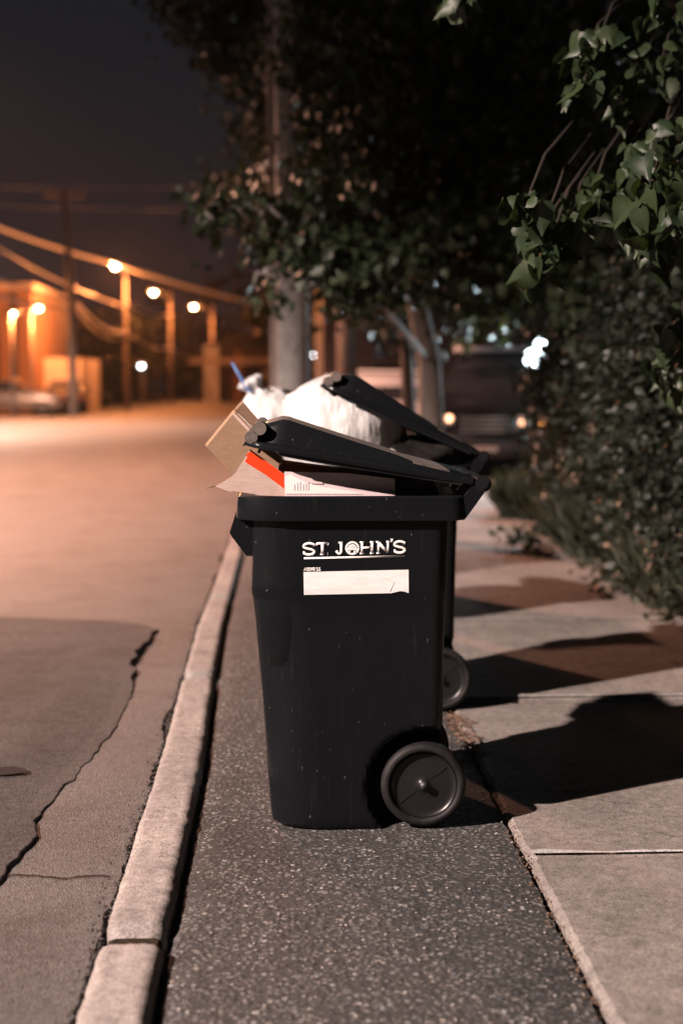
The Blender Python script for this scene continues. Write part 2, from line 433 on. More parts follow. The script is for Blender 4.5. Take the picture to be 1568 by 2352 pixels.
# kerb: one long run of stones, each a part
kerb = empty('kerb'); tag(kerb, kind='structure')
joints = [-.6, 3.30, 6.315, 8.68, 11.2, 13.8, 16.4, 19, 21.6, 24.2, 27, 30, 33, 36, 39, 42, 45, 48, 51, 54, 57, 60]
for i, (a, b) in enumerate(zip(joints[:-1], joints[1:])):
    a += .026; b -= .026; st = .015 if a < 9 else .25
    n = int((b-a)/st); rings = []
    for k in range(n+1):
        y = a+(b-a)*k/n; e = min(y-a, b-y); rd = .075
        tap = (1-math.sqrt(max(0, 1-((rd-e)/rd)**2)))*.042 if e < rd else 0
        ez = -.045*max(0, 1-e/.05)**2
        xl = kerb_left(y)+tap; xr = kerb_right(y)-tap
        def nz(q, s, am): return am*noise.noise(Vector((y*s, q*5.1, i)))
        xl += nz(1, 14, .006)+nz(2, 45, .004); xr += nz(3, 14, .005)+nz(4, 45, .005)
        chip = .012*max(0, noise.noise(Vector((y*6, 3, i)))-.25)+.010
        zt = .037+ez+nz(5, 3, .004)
        xs = [(xl-.002, -.055), (xl, zt-.018-chip*.4), (xl+.006, zt-.006), (xl+.02, zt)]
        W_ = xr-xl
        for q in range(1, 8): xs.append((xl+.02+(W_-.04)*q/8, zt+.003*noise.noise(Vector((y*9, q*1.9, i)))+.0016*noise.noise(Vector((y*40, q*5, i)))))
        xs += [(xr-.02, zt), (xr-.006, zt-.006-chip*.4), (xr, zt-.018-chip*.6), (xr+.003, -.055)]
        rings.append([(x, y, z) for x, z in xs])
    mb = MB(); mb.loft(rings, closed=True, cap0=True, cap1=True)
    mb.build('kerb_stone', M['kerb'], kerb, auto=50)
    if i < 6:
        y = b+.026; mb = MB(); mb.box(kerb_left(y)+.012, kerb_right(y)-.012, y-.034, y+.034, -.054, .012, bev=.008); mb.build('joint_mortar', M['soil'], kerb)

# asphalt strip the bins stand on
SE = .676
ys = ysteps(-4, 12, 60, .035, .5); rows = []
for y in ys:
    g = .014+.010*noise.noise(Vector((y*3, 7, 0)))+.010*noise.noise(Vector((y*22, 7, 0)))
    xe = kerb_right(y)+max(.006, g); xr = SE-.012+.010*noise.noise(Vector((y*7, 2, 0)))+.008*noise.noise(Vector((y*25, 2, 0)))
    r = [(xe-.004, y, -.055), (xe, y, -.008), (xe+.012, y, 0)]
    for q in range(1, 12): x = xe+.012+(xr-xe-.012)*q/12; r.append((x, y, .006*noise.noise(Vector((x*2.5, y*2.5, 2)))+.0015*noise.noise(Vector((x*30, y*30, 2)))))
    r += [(xr, y, -.004), (xr+.004, y, -.05)]
    rows.append(r)
m = MB(); m.loft(rows, closed=False); tag(m.build('asphalt_strip', M['strip'], auto=35), kind='structure')

# concrete footpath of slabs
path = MB(); path.add([(SE, -4, -.04), (3.2, -4, -.04), (3.2, 60, -.04), (SE, 60, -.04)], [(0, 1, 2, 3)])
path = tag(path.build('footpath', M['soil']), kind='structure')
sj = [-1.1, .9, 3.885, 5.86, 7.85, 9.85, 11.8, 13.8, 15.8, 17.8, 19.8, 21.8, 23.8, 26, 28, 30, 34, 38, 42, 46, 50, 55, 60]
XR = 3.0
for i, (a, b) in enumerate(zip(sj[:-1], sj[1:])):
    a += .004; b -= .004; st = .03 if a < 9 else .3
    n = int((b-a)/st); rings = []; dz = .006*math.sin(i*2.3); 
    for k in range(n+1):
        y = a+(b-a)*k/n; e = min(y-a, b-y)
        yy = y+(.010*noise.noise(Vector((i, k*.0, 1))) if k in (0, n) else 0)
        ez = -.012*max(0, 1-e/.014)
        # the far lip of the near slab is lower: the next one stands proud of it
        if i >= 2 and (y-a) < .10: ez += .006*(1-(y-a)/.10)
        xl = SE+.006+.009*noise.noise(Vector((y*8, 31, 0)))+.006*noise.noise(Vector((y*30, 31, 0)))+.012*max(0, 1-e/.05)
        r = [(xl-.002, yy, -.045), (xl, yy, -.004+ez+dz), (xl+.014, yy, .010+ez+dz)]
        for q in range(1, 14): x = xl+.014+(XR-xl-.014)*q/14; r.append((x, yy+.008*noise.noise(Vector((x*4, 5*i, 0))), .010+ez+dz+.004*noise.noise(Vector((x*2, y*2, 5)))))
        r += [(XR, yy, .010+ez+dz), (XR, yy, -.045)]
        rings.append(r)
    mb = MB(); mb.loft(rings, closed=True, cap0=True, cap1=True)
    mb.build('slab', M['slab'], path, auto=40)
    if i in (2, 3, 4):      # pale broken mortar along the raised front lip
        v0 = MB(); rr = []
        for k in range(60):
            x = SE+.016+(2.2 if i > 2 else 1.2)*k/59; w_ = max(.002, .050*(.55+.8*noise.noise(Vector((x*6, i, 0)))+.35*noise.noise(Vector((x*31, i, 0))))*(1-.6*k/59))
            rr.append([(x, a+.012, .0195+dz), (x, a+.012+w_*.5, .0215+dz), (x, a+.014+w_, .0165+dz)])
        v0.loft(rr, closed=False); v0.build('mortar', M['slab_edge'], path, smooth=True)

def pebbles(name, n, fn, size, mt, kind='stuff', label=None, cat=None):
    m = MB()
    for _ in range(n):
        p = fn()
        if p is None: continue
        s = size*random.uniform(.4, 1.3)
        vs = []
        for d in ((1, 0, 0), (-1, 0, 0), (0, 1, 0), (0, -1, 0), (0, 0, 1), (0, 0, -.6)):
            q = Vector(d)*s*random.uniform(.6, 1.15); vs.append(Vector(p)+Vector((q.x, q.y, q.z*.6+s*.3)))
        a = random.random()*6.28
        m.add(vs, [(0, 2, 4), (2, 1, 4), (1, 3, 4), (3, 0, 4), (2, 0, 5), (1, 2, 5), (3, 1, 5), (0, 3, 5)])
    o = m.build(name, mt); tag(o, label, cat, kind=kind); return o
def ry(): return 2.6+10*random.random()**1.7
pebbles('grit', 1300, lambda: (random.uniform(-.25, .66), ry(), .002), .0042, M['stone'], label='pale loose grit strewn on the dark asphalt strip around the bins', cat='grit')
pebbles('kerb_crumbs', 3200, lambda: (lambda y: (kerb_left(y)-abs(random.gauss(0, .022))-.002, y, random.uniform(-.03, .004)))(random.uniform(2.6, 9)), .006, M['stone_dark'], label='dark broken asphalt crumbs lying in the gap along the road side of the kerb', cat='crumbs')
pebbles('joint_crumbs', 1500, lambda: (SE-.004+random.gauss(0, .016), random.uniform(2.6, 9), random.uniform(-.012, .003)), .005, M['dead'], label='brown crumbs of leaf litter along the edge of the concrete footpath', cat='leaf litter')
pebbles('gap_crumbs', 1400, lambda: (lambda y: (kerb_right(y)+.016+random.gauss(0, .012), y, random.uniform(-.05, -.012)))(random.uniform(2.6, 9)), .007, M['stone_dark'], label='dark crumbs lodged in the gap between kerb and asphalt strip', cat='crumbs')
def flake(m, p, s):
    a = random.random()*6.28; t = random.uniform(-.5, .5)
    M_ = Matrix.Translation(Vector(p)) @ Matrix.Rotation(a, 4, 'Z') @ Matrix.Rotation(t, 4, 'X')
    m.add([M_ @ Vector(q) for q in ((-s, 0, .003), (-.2*s, -.45*s, 0), (s, 0, .006), (-.1*s, .45*s, 0), (0, 0, .3*s))], [(0, 1, 4), (1, 2, 4), (2, 3, 4), (3, 0, 4)])
m = MB()
for _ in range(150): flake(m, (SE+random.gauss(0, .03), random.uniform(5.0, 5.6), .012), random.uniform(.008, .022))
for _ in range(70): flake(m, (kerb_right(4)+.02+random.gauss(0, .012), random.uniform(2.8, 5), -.01), .008)
for _ in range(260): flake(m, (2.28+random.gauss(0, .10), random.uniform(7.5, 14), .016), random.uniform(.012, .03))
tag(m.build('leaf_litter', M['dead']), 'small dry brown leaves gathered by the wheels and under the hedge', 'leaf litter', kind='stuff')

# ------------------------------------------------------------------ wheelie bins
def section(xf, xb, hw, rf, rb, nside=26, nend=8, nc=7):
    P = []
    def arc(cx, cy, r, a0, a1):
        for k in range(nc): t = R(a0+(a1-a0)*k/(nc-1)); P.append((cx+r*math.cos(t), cy+r*math.sin(t)))
    arc(xf+rf, -hw+rf*.75, 0, 0, 0) if False else None
    # near side (-y), going front to back; the front corner is elongated along x
    ex, ey = rf*1.35, rf*.8
    for k in range(nc): t = R(180+90*k/(nc-1)); P.append((xf+ex+ex*math.cos(t), -hw+ey+ey*math.sin(t)))
    for k in range(1, nside): P.append((xf+ex+(xb-rb-xf-ex)*k/nside, -hw))
    for k in range(nc): t = R(270+90*k/(nc-1)); P.append((xb-rb+rb*math.cos(t), -hw+rb+rb*math.sin(t)))
    for k in range(1, nend): P.append((xb, -hw+rb+2*(hw-rb)*k/nend))
    for k in range(nc): t = R(0+90*k/(nc-1)); P.append((xb-rb+rb*math.cos(t), hw-rb+rb*math.sin(t)))
    for k in range(1, nside): P.append((xb-rb-(xb-rb-xf-ex)*k/nside, hw))
    for k in range(nc): t = R(90+90*k/(nc-1)); P.append((xf+ex+ex*math.cos(t), hw-ey+ey*math.sin(t)))
    for k in range(1, nend): P.append((xf, hw-ey-2*(hw-ey)*k/nend))
    return P
LV = [(0, -.222, .270, .242), (.012, -.234, .277, .248), (.04, -.238, .278, .250), (.41, -.263, .281, .262), (.627, -.281, .283, .270), (.70, -.289, .284, .276), (.725, -.293, .285, .282), (.82, -.289, .286, .285), (.955, -.290, .290, .290)]
def lv(z):
    for a, b in zip(LV[:-1], LV[1:]):
        if a[0] <= z <= b[0]:
            t = (z-a[0])/(b[0]-a[0]); return [a[i]+(b[i]-a[i])*t for i in (1, 2, 3)]
def arch(x, y, z, hw):
    d = math.hypot(x-.225, (z-.13)*1.0); rr = .185
    s = max(0, min(1, (rr-d)/.045))
    if x > .225 and z < .13+rr: s = max(s, max(0, min(1, (.13+rr*math.sqrt(max(0, 1-((x-.225)/rr)**2))-z)/.045)))
    s = s*s*(3-2*s)
    if abs(y) > .14: return math.copysign(abs(y)-s*(abs(y)-.175 if abs(y) > .175 else 0), y)
    return y
def rim_ring(xf, xb, hw, z, rf=.115, rb=.045): return [(x, y, z) for x, y in section(xf, xb, hw, rf, rb)]
WHEEL = (.222, .132)
def letters():
    k = .301/595; X0 = 440; base = 0
    def arc(cx, cy, rx, ry, a0, a1, n=12): return [(cx+rx*math.cos(R(a0+(a1-a0)*i/n)), cy+ry*math.sin(R(a0+(a1-a0)*i/n))) for i in range(n+1)]
    S = []
    def s_(x0, x1):
        w = (x1-x0)/2-5; cx = (x0+x1)/2
        pts = arc(cx, 53, w, 17, 25, 200, 10)+[(cx-w*.4, 40), (cx+w*.45, 34)]+arc(cx, 20, w, 16, 20, -160, 10)
        return [(pts, 6.3), ([(x1-6, 68), (x1-8, 52)], 4.5), ([(x0+6, 6), (x0+7, 24)], 4.5)]
    def slab(x0, x1, y): return ([(x0, y), (x1, y)], 4)
    S += s_(440, 512)
    S += [([(520, 68), (586, 68)], 5.5), ([(553, 68), (553, 5)], 7), slab(541, 566, 4), ([(521, 69), (519, 55)], 4), ([(585, 69), (587, 55)], 4)]
    S += [([(583, 6), (584.5, 6)], 8)]
    S += [([(662, 70), (662, 24)]+arc(650, 22, 12, 16, 0, -150, 8)+[(632, 22)], 6.5), slab(646, 674, 70)]
    S += [(arc(727, 36, 35, 34, 0, 360, 36), 5.5), (arc(727, 30, 21, 22, -25, 205, 20), 6), (arc(727, 24, 10, 14, -10, 190, 12), 5), ([(704, 12), (719, 12)], 5), ([(735, 12), (750, 12)], 5), ([(727, 32), (727, 26)], 5)]
    S += [([(782, 68), (782, 5)], 6.5), ([(840, 68), (840, 5)], 6.5), ([(782, 38), (840, 38)], 5), slab(769, 795, 70), slab(769, 795, 4), slab(828, 853, 70), slab(828, 853, 4)]
    S += [([(878, 68), (878, 5)], 5.5), ([(876, 68), (931, 6)], 7), ([(932, 68), (932, 5)], 5.5), slab(862, 882, 70), slab(866, 890, 4), slab(922, 944, 70)]
    S += [([(955, 86), (955, 76), (950, 66)], [7, 6, 3])]
    S += s_(965, 1035)
    S += [([(446, -17), (1030, -17)], 4.6)]
    # small caption above the sticker
    def sm(strokes, x): return [([(x+a*1.0, -91+b) for a, b in st], 2.3) for st in strokes]
    A = [[(0, 0), (6, 18), (12, 0)], [(3, 6), (9, 6)]]; D = [[(0, 0), (0, 18), (6, 17), (10, 12), (10, 6), (6, 1), (0, 0)]]
    Rr = [[(0, 0), (0, 18), (8, 17), (9, 12), (6, 9), (0, 9)], [(5, 9), (10, 0)]]; E_ = [[(9, 0), (0, 0), (0, 18), (9, 18)], [(0, 9), (8, 9)]]; Sm = [[(9, 16), (5, 18), (1, 15), (2, 10), (8, 8), (9, 3), (5, 0), (0, 2)]]
    x = 447
    for g, w in ((A, 15), (D, 14), (D, 15), (Rr, 14), (E_, 14), (Sm, 14), (Sm, 14)): S += sm(g, x); x += w
    return [([((x-X0)*k, y*k) for x, y in p], [q*k*1.12 for q in r] if isinstance(r, list) else r*k*1.12) for p, r in S]
def face_y(z, d=.0): return -lv(z)[2]-d

def make_bin():
    root = empty('wheelie_bin')
    # body: outer skin, rolled lip, inner skin and floor
    zs = [0, .004, .012, .03]+[.03+.013*i for i in range(1, 26)]+[.36+.03*i for i in range(1, 20)]
    zs = [z for z in zs if z < .945]+[.945]
    rings = []
    for z in zs:
        xf, xb, hw = lv(z); rf = .115 if z < .71 else .085
        if z < .012: rf = .12
        rings.append([(x, arch(x, y, z, hw), z) for x, y in section(xf, xb, hw, rf, .04)])
    inner = [[(x, y, z) for x, y in section(lv(max(.02, z))[0]+.008, lv(max(.02, z))[1]-.008, lv(max(.02, z))[2]-.008 if z > .4 else .165, .08, .035)] for z in (.944, .75, .5, .38, .06)]
    b = MB(); b.loft(rings+inner, cap0=True, cap1=True)
    b.build('body', M['plastic'], root, auto=35)
    # rim
    r = MB()
    r.loft([rim_ring(-.296, .300, .296, .936), rim_ring(-.334, .338, .312, .938), rim_ring(-.336, .341, .313, .945), rim_ring(-.333, .340, .312, .985), rim_ring(-.329, .338, .311, 1.004), rim_ring(-.322, .332, .305, 1.010), rim_ring(-.300, .312, .286, 1.009), rim_ring(-.285, .283, .280, .995), rim_ring(-.284, .282, .279, .94)])
    r.build('rim', M['plastic'], root, auto=40)
    # front lifting catch: two cheeks and a face
    c = MB(); poly = [(-.338, .952), (-.356, .894), (-.350, .882), (-.306, .824), (-.288, .824), (-.288, .936), (-.30, .951)]
    c.prism(poly, -.205, -.190); c.prism(poly, .190, .205)
    c.loft([[(-.338, y, .952), (-.356, y, .894), (-.350, y, .882), (-.336, y, .866), (-.331, y, .870), (-.346, y, .888), (-.350, y, .894), (-.333, y, .95)] for y in (-.19, .19)], True, True)
    for y in (-.1, 0, .1): c.prism([(-.335, .94), (-.34, .89), (-.30, .83), (-.288, .83), (-.288, .93)], y-.005, y+.005)
    c.build('front_catch', M['plastic'], root, auto=30)
    # hinge gussets and barrel that doubles as handle
    for y in (-.296, -.10, .085, .28):
        h = MB(); h.prism([(.325, .99), (.338, .945), (.39, 1.018), (.402, 1.04), (.392, 1.062), (.37, 1.062), (.335, 1.012)], y, y+.016)
        h.build('hinge_bracket', M['plastic'], root, auto=30)
    hb = MB(); hb.tube([(.386, -.305, 1.045), (.386, .305, 1.045)], .017, 16)
    for y in (-.312, -.306): hb.tube([(.386, y, 1.045), (.386, y+.006, 1.045)], .024 if y > -.31 else .014, 16)
    hb.build('handle', M['gloss'], root, auto=40)
    # axle and wheels
    ax = MB(); ax.tube([(WHEEL[0], -.26, WHEEL[1]), (WHEEL[0], .26, WHEEL[1])], .012, 12); ax.build('axle', M['darkmetal'], root, smooth=True)
    for sgn in (-1, 1):
        w = empty('wheel', (WHEEL[0], sgn*.226, WHEEL[1])); w.parent = root
        w.rotation_euler = (R(90), 0, 0) if sgn < 0 else (R(-90), 0, 0)   # local +z points outwards
        t = MB(); t.lathe([(.096, -.028), (.122, -.030), (.1275, -.024), (.1285, -.012), (.1285, .012), (.1265, .021), (.120, .0275), (.111, .030), (.105, .028), (.102, .022), (.099, .012)], 64)
        t.build('tyre', M['rubber'], w, smooth=True)
        hc = MB(); hc.lathe([(.0995, -.02), (.0995, .018), (.098, .020), (.095, .0165), (.088, .013), (.080, .0125), (.030, .014), (.019, .016), (.0150, .0205), (.011, .023), (.0001, .0235)], 64)
        for a in (38, 218): Mx = Matrix.Rotation(R(a), 4, 'Z'); hc.box(.02, .088, -.0012, .0012, .0125, .0150, Mx)
        hc.build('hub_cap', M['hub'], w, auto=40)
    # printed name, caption and sticker on both long sides (the near one is seen)
    lt = MB(); x0, z0 = .05-.19, .835
    tilt = math.tan(R(.95)); 
    for p, rr in letters():
        q = [(x0+x, face_y(z0+z+x*tilt, .0016), z0+z+x*tilt) for x, z in p]
        n = Vector((0, -1, .05)).normalized()
        lt.tube(q, rr, 10, flat=n)
        for e, rad in ((q[0], rr if not isinstance(rr, list) else rr[0]), (q[-1], rr if not isinstance(rr, list) else rr[-1])):
            pass
    lt.build('lettering', M['ink'], root, smooth=True)
    st = MB(); xs0, xs1 = .052-.19, .360-.19
    top = [(xs0+(xs1-xs0)*i/24, .7860+(xs1-xs0)*i/24*tilt) for i in range(25)]
    bot = []
    for i in range(25):
        x = xs0+.001+(xs1-xs0)*i/24; z = .7175+(x-xs0)*tilt*.9
        if 21 <= i <= 23: z += (.003, .006, .004)[i-21]*1.0
        if i == 24: z -= .001; 
        bot.append((x, z))
    vs = []
    for (x, z), (x2, z2) in zip(top, bot):
        for j in range(5):
            t = j/4; zz = z+(z2-z)*t; vs.append((x+(x2-x)*t, face_y(zz, .0022), zz))
    st.add(vs, [(5*i+j, 5*i+5+j, 5*i+6+j, 5*i+1+j) for i in range(24) for j in range(4)])
    stk = st.build('address_sticker', M['sticker'], root)
    pm = MB()
    ln = [(.305-.19, .7275), (.312-.19, .742), (.318-.19, .753), (.300-.19, .762), (.262-.19, .780)]
    pm.tube([(x, face_y(z, .0027), z) for x, z in ln], .0007, 6, flat=Vector((0, -1, 0)))
    for i in range(7): x = -.014+i*.0095; z = .755+.003*math.sin(i*2.2); pm.tube([(x, face_y(z, .0027), z), (x+.005, face_y(z, .0027), z-.0015)], .0006, 6, flat=Vector((0, -1, 0)))
    pm.build('pen_mark', M['pen'], root)
    return root
FLATD = .0005
def make_lid(root, ang):
    """the lid turns about the barrel; local x runs from hinge to front"""
    lid_e = empty('lid', (.386, 0, 1.047)); lid_e.parent = root; lid_e.rotation_euler = (0, R(ang), 0)
    # profile along -x: (distance from hinge, top height, half width of dome, lip half width)
    pr = [(.03, .012, .285, .300), (.10, .018, .282, .306), (.21, .027, .274, .309), (.258, .038, .270, .310), (.384, .055, .265, .311), (.493, .071, .262, .311), (.585, .085, .258, .310), (.605, .0845, .256, .308), (.650, .064, .245, .300), (.672, .030, .232, .288), (.700, .012, .205, .262)]
    rings = []
    for d, h, w, lw in pr:
        x = -d; c = .015
        lo = -.010 if d < .69 else -.008
        prof = [(-lw, lo), (-lw-.002, .0), (-lw+.003, .008), (-w-.012, .012 if h > .02 else h*.6), (-w, max(.013, h-c) if h > .03 else h*.8), (-w+.010, h), (-w*.5, h+.002), (0, h+.003)]
        prof += [(-a, b) for a, b in prof[-2::-1]]
        rings.append([(x, y, z) for y, z in prof])
    # closing front lip
    last = rings[-1]; rings.append([(p[0]-.010, p[1]*.97, -.012) for p in last])
    o = MB(); o.loft(rings, closed=False)
    # underside
    und = [[(r[0][0]+.002, r[0][1]*.985, -.008), (r[0][0]+.002, 0, -.004+max(0, pr[min(i, len(pr)-1)][1]-.03)*.9), (r[-1][0]+.002, r[-1][1]*.985, -.008)] for i, r in enumerate(rings)]
    o.loft(und, closed=False)
    shell = o.build('lid_shell', [M['plastic'], M['dusty']], lid_e, auto=35)
    me = shell.data
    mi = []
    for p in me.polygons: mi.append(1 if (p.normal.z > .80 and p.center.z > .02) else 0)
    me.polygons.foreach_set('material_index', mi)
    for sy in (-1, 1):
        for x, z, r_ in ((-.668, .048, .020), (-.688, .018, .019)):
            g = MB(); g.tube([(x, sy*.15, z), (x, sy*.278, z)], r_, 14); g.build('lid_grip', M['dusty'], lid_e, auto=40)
    sk = MB(); sk.loft([[(-.60, y, -.009), (-.60, y, -.020), (-.50, y, -.022), (-.06, y, -.018), (-.06, y, -.009)] for y in (-.302, -.296)], True, True)
    sk.loft([[(-.60, y, -.009), (-.60, y, -.020), (-.50, y, -.022), (-.06, y, -.018), (-.06, y, -.009)] for y in (.296, .302)], True, True)
    sk.loft([[(-.660, y, -.009), (-.664, y, -.024), (-.655, y, -.024), (-.650, y, -.009)] for y in (-.26, .26)], True, True)
    sk.build('lid_skirt', M['gloss'], lid_e, auto=40)
    return lid_e
BINS = [((.19, 4.42), 9.6, 0, 'nearest black wheelie bin with ST. JOHN\'S lettering and cardboard under its lid'),
        ((.40, 5.94), 24.0, 1.5, 'second black wheelie bin, lid propped high on a big white rubbish bag'),
        ((.17, 7.70), 17.0, -2, 'third black wheelie bin in the row, mostly hidden behind the white bags'),
        ((.20, 9.45), 0, 1, 'farthest black wheelie bin of the row, seen mainly by its shadow on the footpath')]
proto = make_bin()
for i, ((x, y), ang, rz, lab) in enumerate(BINS):
    b = proto if i == 0 else copy_tree(proto)
    b.location = (x, y, .003); b.rotation_euler = (0, 0, R(rz)); tag(b, lab, 'wheelie bin', 'black wheelie bins lined up along the kerb')
    BINS[i] = BINS[i]+(b,)
for q in BINS: make_lid(q[4], q[1])

# ------------------------------------------------------------------ rubbish
def sheet(name, poly, yfun, th, mt, parent=None, sub=1, loc=None):
    """a thin sheet with its outline in x,z, bulging in y by yfun"""
    m = MB(); fr = [(x, yfun(x, z), z) for x, z in poly]; bk = [(x, yfun(x, z)+th, z) for x, z in poly]
    m.loft([fr, bk], True, True); return m.build(name, mt, parent)
# carton with printed panel, standing inside the near bin
cx = empty('printed_carton', (.19, 4.185, .62)); tag(cx, 'pale pink-white printed carton standing upright inside the nearest bin', 'carton')
m = MB(); poly = [(-.193, 0), (.133, 0), (.133, .438), (-.004, .455), (-.193, .460)]
m.loft([[(x, y, z) for x, z in poly] for y in (0, .006)], True, True); m.build('front_panel', M['card_white'], cx)
m = MB(); m.box(-.190, .130, .007, .20, 0, .40); m.build('carton_box', M['card'], cx)
m = MB(); pl = [(-.190, .395), (-.190, .447), (-.172, .452), (-.165, .446), (-.13, .428), (-.08, .414), (.0, .402), (.04, .394)]
m.add([(x, -.0015, z) for x, z in pl], [tuple(range(len(pl)))]); m.build('printed_paper', M['paper'], cx)
m = MB(); pl = [(-.118, .425), (-.112, .448), (-.098, .456), (-.083, .450), (-.080, .424)]
m.add([(x, -.0025, z) for x, z in pl], [tuple(range(len(pl)))])
for i, x in enumerate((-.165, -.156, -.148, -.139, -.131, -.124)): m.box(x, x+.0025, -.0024, -.0019, .405, .405+.018+.004*(i % 3))
m.build('pink_print', M['pink'], cx)
# torn pale flap with the orange stripe
fl = empty('torn_carton', (0, 4.215, 0)); tag(fl, 'torn pale cardboard carton with a wide orange-red stripe hanging over the front rim', 'cardboard')
def yb(x, z): return -.10*(z-1.0)+.05*x
poly = [(-.207, 1.036), (-.185, 1.048), (-.162, 1.062), (-.150, 1.072), (-.133, 1.098), (-.118, 1.122), (-.104, 1.146), (-.095, 1.140), (-.004, 1.072), (.03, 1.02), (.03, .96), (-.05, .95), (-.09, 1.012), (-.155, 1.022), (-.162, 1.019), (-.190, 1.030)]
sheet('torn_flap', poly, yb, .004, M['card_pale'], fl)
poly = [(-.119, 1.109), (-.112, 1.123), (-.116, 1.128), (-.105, 1.139), (-.098, 1.1385), (-.085, 1.131), (-.003, 1.071), (-.003, 1.027), (-.06, 1.071), (-.10, 1.096)]
m = MB(); m.add([(x, yb(x, z)-.0015, z) for x, z in poly], [tuple(range(len(poly)))]); m.build('orange_stripe', M['orange'], fl)
m = MB(); m.tube([(-.235, -.004, 1.030), (-.222, -.006, 1.034), (-.207, -.004, 1.037)], [.0012, .0025, .003], 6); m.build('torn_strip', M['card_shade'], fl)
m = MB(); m.loft([[(-.04, y, 1.05+.0), (-.01, y, 1.10), (.30, y, 1.058), (.30, y, .9), (-.04, y, .9)] for y in (.07, .26)], True, True); m.build('inner_flap', M['card_shade'], fl)
# brown box tilted out of the bin
bx = empty('brown_carton', tuple(W(474, 1026, 4.62))); tag(bx, 'plain brown cardboard box tilted out between the two front bins', 'cardboard box')
bx.rotation_euler = (0, R(0), R(4))
L0 = W(474, 1026, 4.62); T0 = W(540, 945, 4.62); B0 = W(530, 1084, 4.62)
eb = (T0-L0); ea = (B0-L0); ea = ea.normalized()*.36; eb = eb.normalized()*.150; ed = Vector((0, .20, 0))
m = MB(); m.loft([[Vector((0, 0, 0))+ed*t, ea+ed*t, ea+eb+ed*t, eb+ed*t] for t in (0, 1)], True, True); m.build('box_side', M['card'], bx)
m = MB(); e2 = eb.normalized(); a2 = ea.normalized()
q0 = eb*1.0+e2*.004; m.loft([[q0+a2*.0+ed*t, q0+a2*.10+ed*t, q0+a2*.10+e2*.028+ed*t, q0+a2*.002+e2*.034+ed*t] for t in (.04, .96)], True, True); m.build('box_flap', M['card_shade'], bx)
m = MB(); m.loft([[q0-e2*.020-ed*.010+ed*t*.0+Vector((0, t, 0)), q0-e2*.020+a2*.11-ed*.01+Vector((0, t, 0)), q0-e2*.012+a2*.11-ed*.01+Vector((0, t, 0)), q0-e2*.012-ed*.01+Vector((0, t, 0))] for t in (0, .003)], True, True); m.build('box_tape', M['card_pale'], bx)

def bag(name, lab, cen, rad, mt, seed, fold=.07, rz=0, neck=None, squash=None, n=(64, 40), res_tie=None):
    root = empty(name, cen, rz); tag(root, lab, 'rubbish bag')
    nu, nv = n; rings = []
    for j in range(nv+1):
        th = math.pi*j/nv; ring = []
        for i in range(nu):
            ph = 2*math.pi*i/nu
            d = Vector((math.sin(th)*math.cos(ph), math.sin(th)*math.sin(ph), math.cos(th)))
            f = 1+fold*1.6*noise.noise(d*1.6+Vector((seed, 0, 0)))+fold*(1-abs(noise.noise(Vector((ph*3.3 if False else d.x*5, d.y*5, d.z*1.6+seed))))*2)*.55
            f += fold*.25*(1-2*abs(noise.noise(d*9+Vector((0, seed, 0)))))
            f += .028*(1-2.2*abs(noise.noise(Vector((d.x*6+seed, d.y*6, d.z*2.2)))))
            p = Vector((d.x*rad[0], d.y*rad[1], d.z*rad[2]))*f
            if squash: p = squash(p)
            ring.append(p)
        rings.append(ring)
    m = MB(); m.loft(rings); m.build('bag_film', mt, root, smooth=True)
    if neck:
        a, b, r = neck; mm = MB(); rr = []
        a = Vector(a); b = Vector(b); ax = (b-a).normalized(); s1 = ax.orthogonal().normalized(); s2 = ax.cross(s1)
        for t, k in ((0, 1.9), (.25, 1.3), (.5, .8), (.62, .62), (.75, .9), (.9, 1.15), (1, .8)):
            rr.append([a+(b-a)*t+(s1*math.cos(w)+s2*math.sin(w))*r*k*(1+.25*math.sin(w*7+t*2)) for w in [2*math.pi*q/28 for q in range(28)]])
        mm.loft(rr, cap0=True, cap1=True); mm.build('gathered_neck', mt, root, smooth=True)
    return root
def sq2(p):
    # pressed flat under the raised lid: plane through the hinge
    x, z = p.x, p.z
    lim = .30-.46*(x+.15)
    if z > lim-.02: z = lim-.02-(.15*(z-lim))*0
    return Vector((x, p.y, z))
bag('rubbish_bag', 'big bulging white rubbish bag holding up the lid of the second bin', (.23, 5.90, 1.14), (.265, .26, .235), M['bag'], 3.1, .045, squash=lambda p: Vector((p.x, p.y, min(p.z, .235-.42*max(0, p.x+.03)))))
b3 = bag('rubbish_bag', 'white rubbish bag with a blue tie leaning out of the third bin', (-.06, 7.50, 1.13), (.19, .20, .17), M['bag'], 8.3, .09, neck=((-.06, 0, .10), (-.13, -.02, .235), .055))
m = MB(); m.tube([(-.215, -.05, .315), (-.175, -.06, .25), (-.145, -.06, .19), (-.11, -.08, .16)], [.006, .010, .012, .006], 8); m.build('blue_tie', M['tie'], b3, smooth=True)
bag('rubbish_bag', 'glossy black rubbish bag beside the white one in the second bin', (.55, 5.86, 1.03), (.19, .22, .085), M['blackbag'], 5.7, .16)
bag('rubbish_bag', 'small pale crumpled plastic bag inside the nearest bin by its hinge', (.36, 4.50, 1.00), (.10, .15, .07), M['bag'], 1.7, .16)

